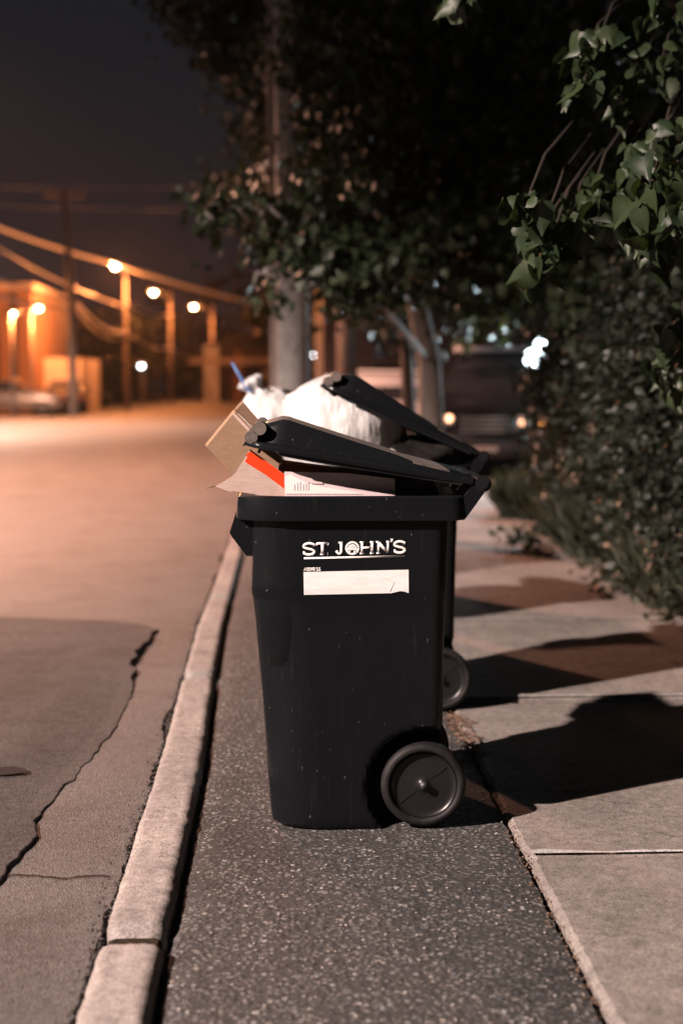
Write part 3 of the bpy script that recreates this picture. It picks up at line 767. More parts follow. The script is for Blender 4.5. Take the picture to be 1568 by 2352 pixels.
# ------------------------------------------------------------------ street lamps, poles and wires
def street_lamp(base, h, arm, lab, power, col=SODIUM, gmat='lamp', gr=.13, group='sodium street lamps', pole='pole', pr_=.085, on=True, cat='street lamp', cone=None, blend=.5):
    root = empty('street_lamp', base); tag(root, lab, cat, group)
    m = MB(); m.tube([(0, 0, 0), (0, 0, h*.5), (0, 0, h+.2)], [pr_*1.25, pr_, pr_*.75], 12); m.build('pole', M[pole], root, smooth=True)
    ax, ay = arm
    m = MB(); m.tube([(0, 0, h-.5), (ax*.35, ay*.35, h-.02), (ax, ay, h+.12)], .035, 8); m.build('arm', M['metal'], root, smooth=True)
    d = Vector((ax, ay, 0)).normalized() if (ax or ay) else Vector((1, 0, 0))
    m = MB(); rings = []
    for t, w, z0, z1 in ((-.35, .05, .06, .14), (-.2, .13, .02, .17), (.1, .17, .02, .18), (.35, .12, .04, .15), (.45, .04, .08, .12)):
        c = Vector((ax, ay, h))+d*t; s = Vector((-d.y, d.x, 0))
        rings.append([c+s*w+Vector((0, 0, z0)), c+s*w*.8+Vector((0, 0, z1)), c-s*w*.8+Vector((0, 0, z1)), c-s*w+Vector((0, 0, z0))])
    m.loft(rings, True, True); m.build('lamp_head', M['metal'], root)
    m = MB(); m.lathe([(.001, -gr*.62), (gr*.5, -gr*.52), (gr*.86, -gr*.2), (gr, .08), (gr*.9, .10)], 20, Matrix.Translation((ax, ay, h)))
    m.build('lamp_glass', M[gmat], root, smooth=True)
    if on: point('bulb', (ax, ay, h-gr*.62-.16), col, power, .13, root, cone, blend)
    return root
def lamp_at(u, v, h, Y, pu, lab, power, **k):
    fw = 1.9 if power > 3000 else 0
    g = W(u, v, Y-fw); p = W(pu, v, Y); hh = g.z
    return street_lamp((p.x, Y, -.02), hh+.02, (g.x-p.x, -fw), lab, power, **k)
key = street_lamp((-13.4, -3.2, -.02), 10.2, (1.4, 0), 'street lamp behind the camera across the road that throws the bin shadows', 38500, col=KEYCOL, group=None, cone=141.5, blend=.18)
lamp_off = street_lamp((-8.6, 21, -.02), 7.3, (1.75, 0), 'street lamp just outside the left edge whose glow warms the sky', 19000, col=(1, .47, .31), group=None, cone=155, blend=.5)
street_lamp((-12.5, 45, -.02), 7.3, (1.75, 0), 'paler street lamp outside the left edge, nearer the tall pole', 24000, col=(1, .60, .44), group=None, cone=156)
lamp_at(265, 612, 7, 69, 288, 'brightest orange street lamp, on the pole with the slack cables', 6000)
lamp_at(353, 672, 7, 89, 391, 'middle orange street lamp of the receding row, above the third pole', 3200)
lamp_at(445, 705, 7, 106, 487, 'orange street lamp at the right end of the row over the road', 3200)
lamp_at(585, 797, 7, 190, 560, 'small far orange street lamp low over the end of the road', 12000)
lamp_at(90, 708, 7, 60, 72, 'small orange street lamp to the right of the ochre building', 2000, gr=.10, pr_=.05)
lamp_at(31, 720, 7, 59, 26, 'leftmost small street lamp in front of the ochre building', 1000, gr=.06, pr_=.05)
for (u, v, Y, gm, gr, lab) in ((325, 840, 80, 'lampw', .13, 'white yard lamp low behind the poles, brighter of the pair'), (293, 838, 84, 'lampw', .05, 'faint white yard lamp left of the brighter one'),
                         (523, 798, 120, 'lampw', .11, 'dim white lamp beside the white porch posts'), (720, 816, 90, 'lampw', .065, 'small white porch lamp right of the thick pole, upper one'),
                         (722, 846, 92, 'lamp', .075, 'small warm lamp right of the thick pole, lower one')):
    lamp_at(u, v, 0, Y, u+3, lab, 0, gmat=gm, gr=gr, on=False, group='small yard and porch lamps', pr_=.04, cat='lamp post')

def catenary(a, b, sag, r, n=24):
    a = Vector(a); b = Vector(b); return [a+(b-a)*(i/n)+Vector((0, 0, -4*sag*(i/n)*(1-i/n))) for i in range(n+1)]
up = empty('utility_pole', tuple(W(170, 955, 58))); up.location.z = -.02
tag(up, 'tall slim utility pole with a cross-arm near its top, left of the street lamps', 'utility pole')
m = MB(); m.tube([(0, 0, 0), (-.05, 0, 5), (-.22, 0, 9.1)], [.19, .16, .12], 12); m.build('pole', M['pole'], up, smooth=True)
m = MB(); m.box(-1.0, .55, -.08, .08, 8.75, 8.93); m.build('cross_arm', M['pole'], up)
for x in (-.9, -.5, .1, .5):
    m = MB(); m.lathe([(.03, 8.93), (.05, 8.97), (.035, 9.0), (.05, 9.04), (.01, 9.08)], 8, Matrix.Translation((x, 0, 0))); m.build('insulator', M['glass'], up)
bp = empty('utility_pole', (W(672, 880, 13.2).x, 13.2, 0)); tag(bp, 'thick grey pole rising into the leaves behind the bins, orange lit on its left side', 'utility pole')
m = MB(); m.tube([(0, 0, -.05), (0, 0, 2.5), (-.09, 0, 9)], [.155, .148, .12], 24); m.build('pole', M['pole_conc'], bp, smooth=True)
m = MB(); m.tube([(-.165, .12, -.05), (-.168, .12, 2.5), (-.25, .12, 9)], .042, 10); m.build('conduit', M['pole'], bp, smooth=True)
for z in (1.2, 3.0, 5.0): 
    m = MB(); m.tube([(-.0, 0, z), (0, 0, z+.05)], .158, 24); m.build('strap', M['metal'], bp, smooth=True)
def cable(lab, a, b, sag, r=.022, mt='wire'):
    m = MB(); p = catenary(a, b, sag, r); o = Vector(p[0]); m.tube([q-o for q in p], r, 6); c = m.build('overhead_cable', M[mt], smooth=True, loc=tuple(o)); return tag(c, lab, 'cable', 'cables slung between the poles')
cable('bright thick cable crossing the street past the brightest lamp', W(-160, 455, 63), W(262, 604, 66.2), .25, .07, 'wire_bright')
cable('bright cable running on from the brightest lamp to the leaves', W(262, 604, 66.2), W(720, 724, 70.5), .2, .085, 'wire_bright')
cable('upper orange cable sagging in from the left edge to the tall pole', W(-60, 618, 52), W(168, 690, 58), .12, .055)
cable('lower orange cable sagging in from the left edge to the tall pole', W(-60, 662, 52), W(168, 712, 58), .12, .055)
cable('slack cable from the tall pole down to the second pole', W(172, 690, 58), W(290, 765, 69), .35, .05)
cable('second slack cable from the tall pole to the second pole, lower', W(172, 700, 58), W(290, 772, 69), .6, .05)
cable('slack cable from the second to the third pole', W(290, 765, 69), W(392, 798, 88.5), .3, .05)
cable('thin cable from the third pole on to the fourth', W(392, 798, 88.5), W(487, 828, 106), .3, .05)
cable('dim high cable from the upper left down to the second pole', W(-80, 520, 50), W(290, 705, 69), .3, .035)
cable('dim cable from the second pole arm to the third pole', W(290, 690, 69), W(392, 722, 88.5), .3, .045)
cable('faint high cable across the dark sky, upper', W(-100, 428, 60), W(700, 420, 75), .15, .008)
cable('faint high cable across the dark sky, lower', W(-100, 470, 60), W(700, 478, 75), .15, .008)

# ------------------------------------------------------------------ houses
def house(name, lab, x0, x1, y0, y1, h, wall, roof_h=1.2, wins=(), door=None, cat='house', ov=.3):
    root = empty(name, ((x0+x1)/2, y0, -.02)); tag(root, lab, cat); w = (x1-x0)/2; d = y1-y0
    m = MB(); m.box(-w, w, 0, d, 0, h); m.build('wall', M[wall], root)
    if roof_h:
        m = MB(); m.loft([[(-w-ov, y, h+.003), (w+ov, y, h+.003), (w+ov, y, h+.12), (0, y, h+roof_h), (-w-ov, y, h+.12)] for y in (-ov, d+ov)], True, True); m.build('roof', M['roof'], root)
    for (a, b, c, e) in wins:
        m = MB()
        m.box(a-.08, b+.08, -.05, -.003, c-.08, c); m.box(a-.08, b+.08, -.05, -.003, e, e+.08); m.box(a-.08, a, -.05, -.003, c, e); m.box(b, b+.08, -.05, -.003, c, e)
        f = m.build('window', M[wall], root)
        m = MB(); m.box(a, b, -.02, -.003, c, e); m.build('pane', M['glass'], f)
    if door:
        a, b, e = door; m = MB(); m.box(a, b, -.04, -.003, 0, e); dd = m.build('door', M['roof'], root)
        m = MB(); m.box(b-.15, b-.1, -.09, -.042, 1, 1.1); m.build('handle', M['chrome'], dd)
    return root
xa, xb = W(-120, 800, 66).x, W(76, 800, 66).x
oh = house('ochre_building', 'tall ochre building lit orange at the left edge of the street', xa, xb, 66, 76, 5.6, 'render', 0, wins=[(-1.5, -.6, 1, 2.2), (-.1, .4, 1.0, 4.4)], cat='building')
m = MB(); m.box(-(xb-xa)/2-.1, (xb-xa)/2+.1, -.12, 10.1, 5.6, 5.9); m.build('parapet', M['pale_wall'], oh)
for x in (1.0,):
    m = MB(); m.box(x, x+.25, -.2, -.003, 0, 5.55); m.build('downpipe', M['roof'], oh)
xa, xb = W(102, 860, 63).x, W(188, 860, 63).x
gh = house('garage', 'low pale garage lit orange between the ochre building and the tall pole', xa, xb, 63, 69, 2.45, 'pale_wall', 0, cat='garage')
m = MB(); m.box(-.6, .6, -.03, -.003, .05, 1.3); gd = m.build('garage_door', M['roof'], gh)
xa, xb = W(452, 860, 100).x, W(640, 860, 100).x
ph = house('porch_house', 'small white-trimmed house with porch posts at the end of the road', xa, xb, 104, 112, 3.6, 'dark_wall', 1.6, wins=[(1.0, 2.0, 1.2, 2.4)], door=(-.4, .5, 2.1))
w_ = (xb-xa)/2
for x in (-w_+.7, -w_+1.25): m = MB(); m.box(x-.22, x+.22, -3.2, -2.8, 0, 4.0); m.build('porch_post', M['white_wall'], ph)
m = MB(); m.box(-w_-.6, w_, -3.3, -2.7, 2.7, 3.1); m.build('porch_beam', M['pale_wall'], ph)
m = MB(); m.box(-w_+2.6, -w_+3.1, -3.2, -2.8, 0, 3.6); m.build('porch_post', M['render'], ph)
xa, xb = W(742, 800, 33).x, W(1600, 800, 33).x
dh = house('dark_house', 'dark brown clapboard house behind the tree trunks', xa, xb, 33, 42, 4.6, 'dark_wall', 2.2, wins=[(-3.2, -2.2, 1.2, 2.6), (.6, 1.6, 1.2, 2.6)], door=(-1.2, -.2, 2.1))
for k in range(14):
    m = MB(); m.box(-(xb-xa)/2, (xb-xa)/2, -.030, -.008, .3+k*.3, .57+k*.3) if False else m.add([(-(xb-xa)/2, -.004, .3+k*.3), ((xb-xa)/2, -.004, .3+k*.3), ((xb-xa)/2, -.035, .3+k*.3), (-(xb-xa)/2, -.035, .3+k*.3), (-(xb-xa)/2, -.004, .57+k*.3), ((xb-xa)/2, -.004, .57+k*.3)], [(0, 1, 2, 3), (3, 2, 5, 4)])
    m.build('clapboard', M['dark_wall'], dh)
# twin floodlight on a post by the parked car
fp = W(1232, 806, 17); fr = empty('floodlight', (fp.x+.15, 17.1, -.02)); tag(fr, 'twin cool white floodlight on a post shining through the hedge leaves', 'floodlight')
m = MB(); m.tube([(0, 0, 0), (0, 0, fp.z+.35)], .04, 8); m.build('post', M['darkmetal'], fr, smooth=True)
for dx, dz in ((-.20, -.06), (-.08, .13)):
    m = MB(); m.box(dx-.09, dx+.09, -.16, -.06, fp.z+dz-.07, fp.z+dz+.07, bev=.02); hd = m.build('lamp_head', M['darkmetal'], fr)
    m = MB(); m.lathe([(.001, .05), (.07, .036), (.11, .0)], 16, Matrix.Translation((dx, -.161, fp.z+dz)) @ Matrix.Rotation(R(90), 4, 'X')); m.build('lamp_glass', M['flood'], hd, smooth=True)
point('bulb', (-.15, -.40, fp.z+.03), (.75, .90, 1), 420, .08, fr)

# ------------------------------------------------------------------ parked cars (x across, front at -y)
def car(name, lab, loc, rz, paint, hgt=1.55, wid=1.8, ln=4.4, suv=True, lights=False):  # lights: lenses glow in place of reflected street lamps
    root = empty(name, loc, rz); tag(root, lab, 'car')
    w = wid/2; H = hgt
    def ring(y, z0, z1, ww, bev=.12, top=.86): return [(-ww, y, z0), (-ww*1.0, y, z0+(z1-z0)*.55), (-ww*top, y, z1), (-ww*top*.5, y, z1+.03), (ww*top*.5, y, z1+.03), (ww*top, y, z1), (ww, y, z0+(z1-z0)*.55), (ww, y, z0)]
    m = MB(); m.loft([ring(0, .42, .72, w*.80), ring(.06, .28, .86, w*.92), ring(.35, .24, .94, w*.99), (ring(1.15, .24, 1.02, w)), ring(2.6, .24, 1.02, w), ring(ln-.5, .24, 1.0, w), ring(ln-.08, .30, .95, w*.95), ring(ln, .45, .80, w*.88)], True, True)
    m.build('body', paint, root, auto=35)
    m = MB(); yb = ln-.9 if not suv else ln-.35
    cab = [(1.20, 1.035, w*.84), (2.0, H-.06, w*.70), (2.25, H, w*.68), (yb-.7, H, w*.68), (yb-.35, H-.07, w*.70), (yb, 1.03, w*.80)]
    rings = [[(-ww, y, 1.02), (-ww*.97, y, max(1.03, z-.06)), (-ww*.85, y, z), (ww*.85, y, z), (ww*.97, y, max(1.03, z-.06)), (ww, y, 1.02)] for y, z, ww in cab]
    m.loft(rings, True, True); m.build('roof', paint, root, auto=30)
    m = MB(); e = .012
    m.add([(-w*.78, 1.20-e, 1.055), (w*.78, 1.20-e, 1.055), (w*.60, 1.98-e, H-.09), (-w*.60, 1.98-e, H-.09)], [(0, 1, 2, 3)]); m.add([(-w*.78, 1.20, 1.05), (w*.78, 1.20, 1.05), (w*.60, 1.98, H-.095), (-w*.60, 1.98, H-.095)], [(0, 3, 2, 1)])
    m.build('windscreen', M['glass'], root)
    for s in (-1, 1):
        m = MB(); m.add([(s*w*.835, 1.45, 1.07), (s*w*.835, yb-.3, 1.07), (s*w*.735, yb-.75, H-.12), (s*w*.735, 2.15, H-.12)], [(0, 1, 2, 3)]); m.build('side_window', M['glass'], root)
        m = MB(); m.box(s*w*.62-.16, s*w*.62+.16, -.012, .07, .66, .81, bev=.03); hl = m.build('headlight', M['headlens'], root)
        for dx in (-.09, .09):
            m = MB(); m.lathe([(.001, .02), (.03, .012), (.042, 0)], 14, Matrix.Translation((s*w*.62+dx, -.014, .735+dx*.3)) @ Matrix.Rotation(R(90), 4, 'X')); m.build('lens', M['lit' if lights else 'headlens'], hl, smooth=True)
        m = MB(); m.box(s*w*.84-.06, s*w*.84+.06, .0, .09, .66, .78, bev=.02); m.build('indicator', M['glint_amber' if lights else 'amber'], root)
        m = MB(); m.box(s*(w+.10)-.09, s*(w+.10)+.09, 1.30, 1.40, 1.0, 1.14, bev=.03); m.build('mirror', paint, root)
        for y in (.85, ln-.85):
            wh = empty('wheel', (s*(w-.10), y, .33)); wh.parent = root; wh.rotation_euler = (0, R(90*s), 0)
            m = MB(); m.lathe([(.2, -.11), (.31, -.11), (.33, -.08), (.33, .08), (.31, .11), (.21, .11)], 28); m.build('tyre', M['rubber'], wh, smooth=True)
            m = MB(); m.lathe([(.21, .105), (.19, .07), (.06, .06), (.001, .08)], 16); m.build('rim', M['chrome'], wh)
    m = MB(); 
    for k in range(4): m.box(-w*.38, w*.38, -.015, .03, .60+k*.055, .62+k*.055)
    m.build('grille', M['chrome'], root)
    for yy in (2.05, 3.0):
        m = MB(); m.tube([(-w*.66, yy, H-.01), (-w*.62, yy, H+.045), (w*.62, yy, H+.045), (w*.66, yy, H-.01)], .022, 8); m.build('roof_glint_bar', M['pale_metal'], root, smooth=True)  # bars added to catch light in place of the lit roof edge
    m = MB(); m.box(-w*.85, w*.85, -.06, .03, .34, .44, bev=.03); m.build('bumper', M['darkmetal'], root)
    m = MB(); m.box(-.16, .16, -.075, -.062, .36, .42); m.build('number_plate', M['paper'], root)
    return root
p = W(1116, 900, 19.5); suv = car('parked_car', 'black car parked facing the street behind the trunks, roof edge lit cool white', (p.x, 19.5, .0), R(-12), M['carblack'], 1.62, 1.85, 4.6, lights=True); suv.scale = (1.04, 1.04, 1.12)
p = W(905, 900, 23); car('parked_car', 'pale blue-white car partly hidden by the tree trunks', (p.x, 23, .0), R(0), M['carpale'], 1.50, 1.8)
p = W(40, 900, 61); car('parked_car', 'bronze car parked side-on in front of the ochre building', (p.x+2.2, 60, .0), R(90), M['carbrown'], 1.5)
p = W(130, 900, 61); car('parked_car', 'black car parked in front of the pale garage', (p.x+.3, 60.6, .0), R(5), M['carblack'], 1.5)

# ------------------------------------------------------------------ trees
rs = np.random.RandomState(11)
HEART = np.array([(0, 0, 0), (-.18, -.10, 0), (-.42, .02, 0), (-.50, .30, 0), (-.36, .62, 0), (-.10, .95, 0), (0, 1.12, 0), (.10, .95, 0), (.36, .62, 0), (.50, .30, 0), (.42, .02, 0), (.18, -.10, 0), (0, .35, .0)], float)
HEART[:, 2] = np.abs(HEART[:, 0])*.55-.35*(HEART[:, 1]**2)*.7; HEART[12, 2] = -.04
HF = [(12, i, (i+1) % 12) for i in range(12)]
DIA = np.array([(0, 0, 0), (-.42, .38, .12), (0, 1, -.12), (.42, .38, .12)], float); DF = [(0, 2, 1), (0, 3, 2)]
BLADE = np.array([(-.06, 0, 0), (.06, 0, 0), (.05, .5, .03), (0, 1, .16), (-.05, .5, .03)], float); BF = [(0, 1, 2, 4), (4, 2, 3)]
def rotm(n, droop=1.0, up=False):
    """random frames: y (leaf axis) hangs down when droop is high"""
    y = rs.normal(size=(n, 3)); y[:, 2] = (-abs(y[:, 2])-.6)*droop if not up else abs(y[:, 2])+1.5
    y /= np.linalg.norm(y, axis=1, keepdims=True)
    z = rs.normal(size=(n, 3)); z -= (z*y).sum(1, keepdims=True)*y; z /= np.linalg.norm(z, axis=1, keepdims=True)
    x = np.cross(y, z); return np.stack([x, y, z], axis=2)
def leaves(name, P, size, mt, parent, tmpl=(DIA, DF), var=.35, droop=1.0, up=False, kind='stuff', org=(0, 0, 0)):
    T, Fc = tmpl; n = len(P); k = len(T)
    s = size*(1+var*rs.uniform(-1, 1, n)); Rm = rotm(n, droop, up)
    V = np.einsum('nij,kj->nki', Rm, T)*s[:, None, None]+(P-np.array(org))[:, None, :]
    V = V.reshape(-1, 3)
    fl = np.concatenate([np.array(f) for f in Fc]); tot = np.array([len(f) for f in Fc]); 
    loops = (fl[None, :]+np.arange(n)[:, None]*k).ravel()
    cnt = np.tile(tot, n); start = np.concatenate([[0], np.cumsum(cnt)[:-1]])
    me = bpy.data.meshes.new(name); me.vertices.add(len(V)); me.vertices.foreach_set('co', V.ravel())
    me.loops.add(len(loops)); me.loops.foreach_set('vertex_index', loops.astype(np.int32))
    me.polygons.add(len(cnt)); me.polygons.foreach_set('loop_start', start.astype(np.int32)); me.polygons.foreach_set('loop_total', cnt.astype(np.int32))
    me.update(calc_edges=True); me.materials.append(mt)
    o = bpy.data.objects.new(name, me); C.objects.link(o); o.parent = parent
    if kind: o['kind'] = kind
    return o
def clumps(blobs, per, crad, n):
    """blobs: [(centre, (rx,ry,rz))] filled with clumps of leaves, thinning outwards"""
    cs = []
    vol = np.array([b[1][0]*b[1][1]*b[1][2] for b in blobs])**.7; vol /= vol.sum()
    nc = max(1, n//per); pick = rs.choice(len(blobs), nc, p=vol)
    for i in pick:
        c, r = blobs[i]; d = rs.normal(size=3); d /= np.linalg.norm(d); d *= rs.uniform(.35, 1)**.5
        cs.append(np.array(c)+d*np.array(r))
    P = []
    for c in cs:
        q = rs.normal(size=(per, 3))*crad*rs.uniform(.5, 1.3); q[:, 2] *= .6; P.append(c+q)
    return np.concatenate(P), cs
def tree(name, lab, base, trunk, tr, blobs, n, size, mt, bark='bark', per=26, crad=.16, tmpl=(DIA, DF), extra=None, limbs=True):
    root = empty(name, base); tag(root, lab, 'tree'); b = Vector(base)
    m = MB(); m.tube([Vector(p)-b for p in trunk], tr, 14); m.build('trunk', M[bark], root, smooth=True)
    if limbs:
        m = MB(); rnd = random.Random(5)
        for c, r in blobs:
            c = Vector(c); a = min([Vector(p) for p in trunk[1:]], key=lambda q: (q-c).length+max(0, q.z-c.z)*2)
            mid = a.lerp(c, .5)+Vector((rnd.uniform(-.2, .2), rnd.uniform(-.2, .2), .25))
            m.tube([a-b, mid-b, c-b], [tr[-1]*.55, tr[-1]*.35, .012], 6)
            for _ in range(3):
                e = c+Vector((rnd.uniform(-1, 1)*r[0], rnd.uniform(-1, 1)*r[1], rnd.uniform(-1, .6)*r[2]))*.9; m.tube([mid.lerp(c, .5)-b, c.lerp(e, .5)-b+Vector((0, 0, .05)), e-b], [.018, .012, .004], 5)
        m.build('limbs', M[bark], root, smooth=True)
    P, cs = clumps(blobs, per, crad, n)
    leaves('crown', P, size, M[mt], root, tmpl, org=base)
    return root
def B(u, v, Y, r, ry=None, rz=None): return (tuple(W(u, v, Y)), (r, ry or r, rz or r))

# linden over the path, its low boughs reach across the pole
t1b = W(1000, 950, 14.5)
bl = [B(455, 505, 10.2, .16, .2, .10), B(520, 480, 10.3, .22, .3, .14), B(590, 480, 10.5, .30, .4, .2), B(680, 500, 10.6, .4, .5, .28), B(600, 628, 10, .17, .2, .10), B(680, 655, 10.2, .26, .3, .2), B(760, 640, 10.3, .30, .4, .26), B(850, 610, 10.5, .35, .5, .28),
      B(575, 305, 13.8, .22, .3, .14), B(690, 330, 14.2, .40, .5, .40), B(780, 520, 11, .5, .6, .4), B(850, 380, 11.7, .55, .8, .55), B(740, 210, 14.3, .55, .6, .5), B(705, 260, 12.4, .22, .3, .30), B(710, 110, 12.4, .24, .3, .40), B(705, 390, 12.2, .22, .3, .25), B(900, 250, 12, .8, .9, .7), B(950, 480, 11.5, .7, .8, .55), B(1050, 600, 11.5, .5, .8, .35),
      B(1100, 350, 12, .9, 1, .8), B(1000, 120, 12.5, .9, 1, .7), B(850, 80, 12.8, .6, .8, .6), B(740, 60, 14.4, .6, .6, .45), B(1000, 640, 12.5, .5, .8, .25), B(760, 690, 10.8, .2, .3, .12), B(1150, 120, 12, 1, 1, .8), B(960, -60, 13, 1.4, 1.2, .6)]
t1 = tree('linden_tree', 'leafy tree with a pale leaning trunk whose low boughs cross the thick pole', tuple(t1b*1)[:2]+(0,), [(t1b.x, t1b.y, -.1), tuple(W(985, 830, 14.4)), tuple(W(957, 700, 14.2)), tuple(W(940, 520, 13.6)), tuple(W(930, 250, 13))], [.14, .115, .10, .09, .06], bl, 15000, .092, 'leaf_mid', 'bark_pale', 26, .15)
t2b = W(952, 950, 16)
bl = [B(860, 700, 15.5, .5, .8, .3), B(900, 560, 16, 1.0, 1, .7), B(760, 400, 16, 1.1, 1, .9), B(1050, 450, 17, 1.4, 1.2, 1.2), B(800, 150, 16, 1.4, 1.2, 1), B(1100, 150, 17, 1.6, 1.2, 1.2), B(1080, 690, 16.5, .8, .8, .35)]
tree('brown_tree', 'slim brown-barked tree standing close behind the pale trunk', tuple(t2b)[:2]+(0,), [(t2b.x, t2b.y, -.1), tuple(W(935, 830, 16)), tuple(W(925, 720, 16)), tuple(W(910, 400, 16))], [.09, .075, .065, .05], bl, 8000, .11, 'leaf_far', 'bark', 26, .22)
# dark tree with orange-rimmed leaves, upper left
bl = [B(395, 12, 19, .25, .3, .18), B(470, 30, 19, .4, .5, .3), B(480, 100, 19, .28, .4, .25), B(540, 150, 19, .28, .4, .25), B(600, 110, 19.5, .6, .8, .5), B(560, 20, 20, .6, .8, .5), B(660, 200, 20, .5, .7, .5), B(640, 330, 21, .45, .8, .5), B(700, 60, 20, .9, 1, .6), B(750, 250, 21, .8, 1, .9), B(600, -60, 20, 1.2, 1.2, .4), B(540, 430, 22, .35, .6, .3), B(640, 480, 21, .5, .8, .4)]
t3b = W(800, 950, 22)
tree('maple_tree', 'tall dark tree farther off whose upper left leaves catch orange light', tuple(t3b)[:2]+(0,), [(t3b.x, 22, -.1), tuple(W(795, 700, 22)), tuple(W(780, 400, 21.5)), tuple(W(740, 150, 21))], [.18, .15, .11, .07], bl, 11000, .115, 'leaf_far', 'bark', 24, .2)
# near tree on the right: big leaves close to the camera
t4 = (3.6, 8.6, 0)
near_b = [B(1200, 480, 4.9, .09, .15, .06), B(1250, 510, 5.0, .10, .15, .08), B(1225, 610, 4.9, .05, .1, .05), B(1260, 560, 5.0, .08, .12, .08), B(1350, 470, 5.2, .12, .2, .06), B(1290, 545, 5.1, .08, .12, .06), B(1420, 440, 5.2, .12, .2, .10), B(1500, 400, 5.0, .12, .2, .12), B(1480, 480, 4.9, .10, .2, .12), B(1530, 480, 4.8, .10, .2, .14), B(1465, 545, 4.9, .05, .1, .05), B(1540, 560, 5.0, .08, .1, .08), B(1510, 350, 5.2, .12, .2, .1),
          B(1335, 150, 5.4, .06, .1, .12), B(1340, 185, 5.3, .04, .08, .05), B(1370, 100, 5.5, .10, .2, .06), B(1440, 220, 5.6, .06, .1, .08), B(1520, 130, 5.8, .12, .2, .12), B(1560, 30, 5.4, .12, .2, .06), B(1540, 840, 5.6, .08, .1, .10), B(1560, 760, 5.4, .06, .1, .12), B(1050, 10, 5.8, .06, .1, .04)]
mid_b = [B(1300, 450, 11.5, 1.2, .9, .9), B(1500, 300, 11, 1.1, .9, 1.2), B(1250, 200, 12.5, 1.4, 1, 1.1), B(1500, 50, 11, 1.1, .9, .7), B(1250, 0, 12, 1.3, 1, .6), B(1450, 620, 10.5, .9, .9, .6), B(1550, 700, 10, .6, .9, .7), B(1300, 650, 12, 1.0, .9, .5), B(1100, 500, 12.5, .7, .8, .6)]
t4r = tree('overhanging_tree', 'dark tree on the right whose big drooping heart-shaped leaves hang nearest the camera', t4, [(3.6, 8.6, -.1), (3.5, 8.5, 1.5), (3.2, 8.2, 3.0), (2.6, 7.6, 4.2)], [.22, .19, .15, .10], mid_b, 9000, .10, 'leaf_mid', 'bark', 26, .17)
near_roots = [(1250, 380), (1420, 300), (1568, 330), (1350, 40), (1568, 640)]
m = MB()
for c, r in near_b:
    c = Vector(c); a = c+Vector((.35, .9, .45)); m.tube([a-Vector(t4), a.lerp(c, .6)+Vector((0, 0, .06))-Vector(t4), c-Vector(t4)], [.012, .007, .003], 5)
m.build('twigs', M['twig'], t4r, smooth=True)
P = []
for c, r in near_b:
    k = int(4+190*(r[0]*r[2])**.5*1.1)
    d = rs.normal(size=(k, 3)); d /= np.linalg.norm(d, axis=1, keepdims=True); d *= rs.uniform(.2, 1, (k, 1))**.5
    P.append(np.array(c)+d*np.array(r)*1.1)
P = np.concatenate(P); rs.shuffle(P); print('near leaves', len(P))
heart_me = []
for q in range(6):
    T = HEART.copy(); T[:, 2] += rs.normal(size=13)*.055+.10*np.sin(T[:, 1]*5+q)*T[:, 0]; T[:, 0] *= rs.uniform(.8, 1.05)
    me = bpy.data.meshes.new('leaf'); me.from_pydata([tuple(v) for v in T], [], HF); me.materials.append(M['leaf']); me.polygons.foreach_set('use_smooth', [True]*len(me.polygons)); heart_me.append(me)
Rm = rotm(min(300, len(P)), 1.1)
for i in range(min(300, len(P))):
    o = bpy.data.objects.new('leaf', heart_me[i % 6]); C.objects.link(o); o.parent = t4r
    s = .068*rs.uniform(.45, 1.35); mt = Matrix([list(r_) for r_ in Rm[i]]).to_4x4()
    o.matrix_local = Matrix.Translation(Vector(P[i])-Vector(t4)) @ mt @ Matrix.Scale(s, 4)
if len(P) > 300: leaves('outer_foliage', P[300:], .08, M['leaf'], t4r, (HEART, HF), org=t4)

# far dark trees that close the street
def fartree(u, v, Y, r, h, lab, n=1500):
    c = W(u, v, Y); tree('background_tree', lab, (c.x, Y, 0), [(c.x, Y, -.1), (c.x, Y, c.z*.5), (c.x, Y, c.z)], [.25, .2, .1], [((c.x, Y, c.z), (r, r, h)), ((c.x-r*.5, Y, c.z-h*.5), (r*.7, r*.6, h*.7)), ((c.x+r*.5, Y, c.z-h*.4), (r*.7, r*.6, h*.7)), ((c.x, Y, max(1, c.z-h)), (r*.9, r*.6, h*.6))], n, .45, 'leaf_far', 'bark', 20, .5)
fartree(150, 790, 82, 3.0, 2.2, 'round dark tree beyond the pale garage')
fartree(235, 800, 90, 3.4, 2.8, 'dark tree between the tall pole and the second pole')
fartree(330, 760, 112, 4.5, 4.0, 'broad dark tree behind the second and third poles')
fartree(430, 775, 125, 4.8, 4.5, 'dark tree left of the white porch')
fartree(560, 740, 135, 5.5, 6.0, 'tall dark tree closing the end of the road')
fartree(660, 720, 120, 5, 6.0, 'dark tree behind the thick pole')
fartree(800, 690, 70, 4.5, 4.0, 'dark tree rising over the brown house')

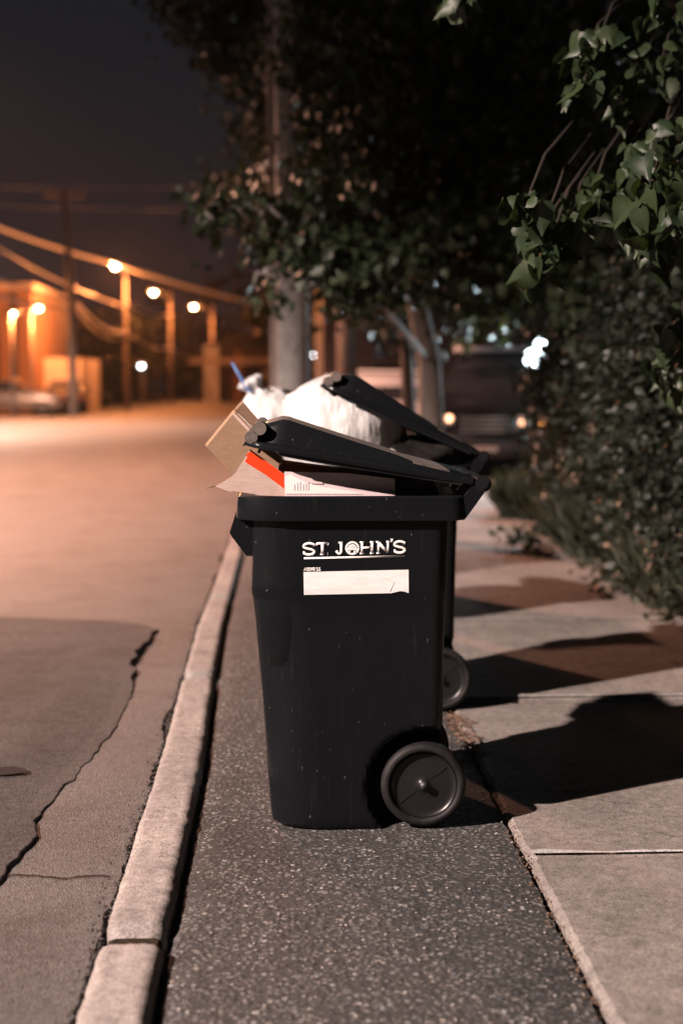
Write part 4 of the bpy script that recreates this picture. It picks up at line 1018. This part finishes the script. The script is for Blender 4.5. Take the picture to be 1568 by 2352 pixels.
# ------------------------------------------------------------------ hedge and weeds beside the footpath
hd = empty('hedge', (3.4, 10, 0)); tag(hd, 'tall unclipped dark green hedge along the right side of the footpath', 'hedge')
def hedge_pt(n):
    y = rs.uniform(5.6, 15.5, n); a = rs.uniform(0, 1, n); x0 = 2.45+.25*np.sin(y*1.3)+.18*np.sin(y*3.1)
    z = rs.uniform(0.05, 1, n)**.9*(2.5+.5*np.sin(y*.9)); bul = .35*np.sin(np.clip(z/2.6, 0, 1)*math.pi)
    x = x0-bul+rs.exponential(.22, n)*1.2+.25*np.abs(z-.5)*.3
    return np.stack([x+(y > 12)*(y-12)*.36, y, z], 1)
Pn = hedge_pt(900); P = np.concatenate([p+rs.normal(size=(34, 3))*.10 for p in Pn]); P[:, 2] = np.maximum(P[:, 2], .02)
leaves('foliage', P, .055, M['hedge'], hd, (DIA, DF), droop=.5, org=(3.4, 10, 0))
m = MB()
for i in range(60):
    y = 5.8+9.5*i/60; m.tube([(-.3+random.uniform(0, .5), y-10, 0), (-.3+random.uniform(-.1, .6), y-10+random.uniform(-.2, .2), 1.2), (-.2+random.uniform(-.2, .7), y-10+random.uniform(-.4, .4), 2.3)], [.02, .014, .006], 5)
m.build('stems', M['bark'], hd, smooth=True)
m = MB(); m.box(-.1, 2.2, -4.2, 5.6, 0, 1.9); 
gr = tag(empty('grass', (2.6, 10, 0)), 'long unmown grass and weeds spilling from the hedge onto the footpath', 'grass', kind='stuff')
n = 9000; y = rs.uniform(6.4, 15.0, n); x = 2.36+.14*np.sin(y*2.1)+.08*np.sin(y*5.7)+np.abs(rs.normal(size=n))*.22
P = np.stack([x, y, np.full(n, .0)], 1)
leaves('blades', P, .34, M['grass'], gr, (BLADE, BF), var=.5, up=True, org=(2.6, 10, 0))
for i in range(5):
    wx, wy = 2.2+.1*i*(-1)**i, 7.9+i*1.1; w = empty('weed', (wx, wy, 0)); tag(w, ['low grey-green weed at the near end of the hedge foot', 'second low weed from the near end of the hedge', 'leafy weed pushing onto the footpath midway', 'small weed beyond the middle of the hedge foot', 'weed at the far end of the hedge foot'][i], 'weed')
    Pw = rs.normal(size=(90, 3))*np.array([.11, .16, .07])+np.array([wx, wy, .12]); leaves('foliage', Pw, .07, M['grass'], w, (DIA, DF), droop=.3, org=(wx, wy, 0))
# bank added unseen behind the hedge so no light leaks under it
m = MB(); m.loft([[(2.9, y, -.1), (3.3, y, .5), (4.6, y, .9), (30, y, .9), (30, y, -.1)] for y in (-2, 15.5)], True, True); tag(m.build('light_stop_bank', M['soil']), kind='structure')
# driveway where the cars stand
m = MB(); m.add([(1.2, 16.5, .0), (16, 16.5, .0), (16, 32.8, .0), (1.2, 32.8, .0)], [(0, 1, 2, 3)]); tag(m.build('driveway', M['asphalt']), kind='structure')

# thin night haze
m = MB(); m.box(-300, 300, -80, 420, -1.2, 13); hz = m.build('haze', [])
hm = bpy.data.materials.new('haze'); hm.use_nodes = True; nt = hm.node_tree; nt.nodes.remove(nt.nodes['Principled BSDF'])
pv = nt.nodes.new('ShaderNodeVolumePrincipled'); pv.inputs['Color'].default_value = (.9, .9, .92, 1); pv.inputs['Density'].default_value = .0002; pv.inputs['Anisotropy'].default_value = .6
nt.links.new(pv.outputs[0], nt.nodes['Material Output'].inputs['Volume']); hz.data.materials.append(hm); tag(hz, kind='stuff')
tag(hz, 'thin night haze hanging over the whole street', 'haze')
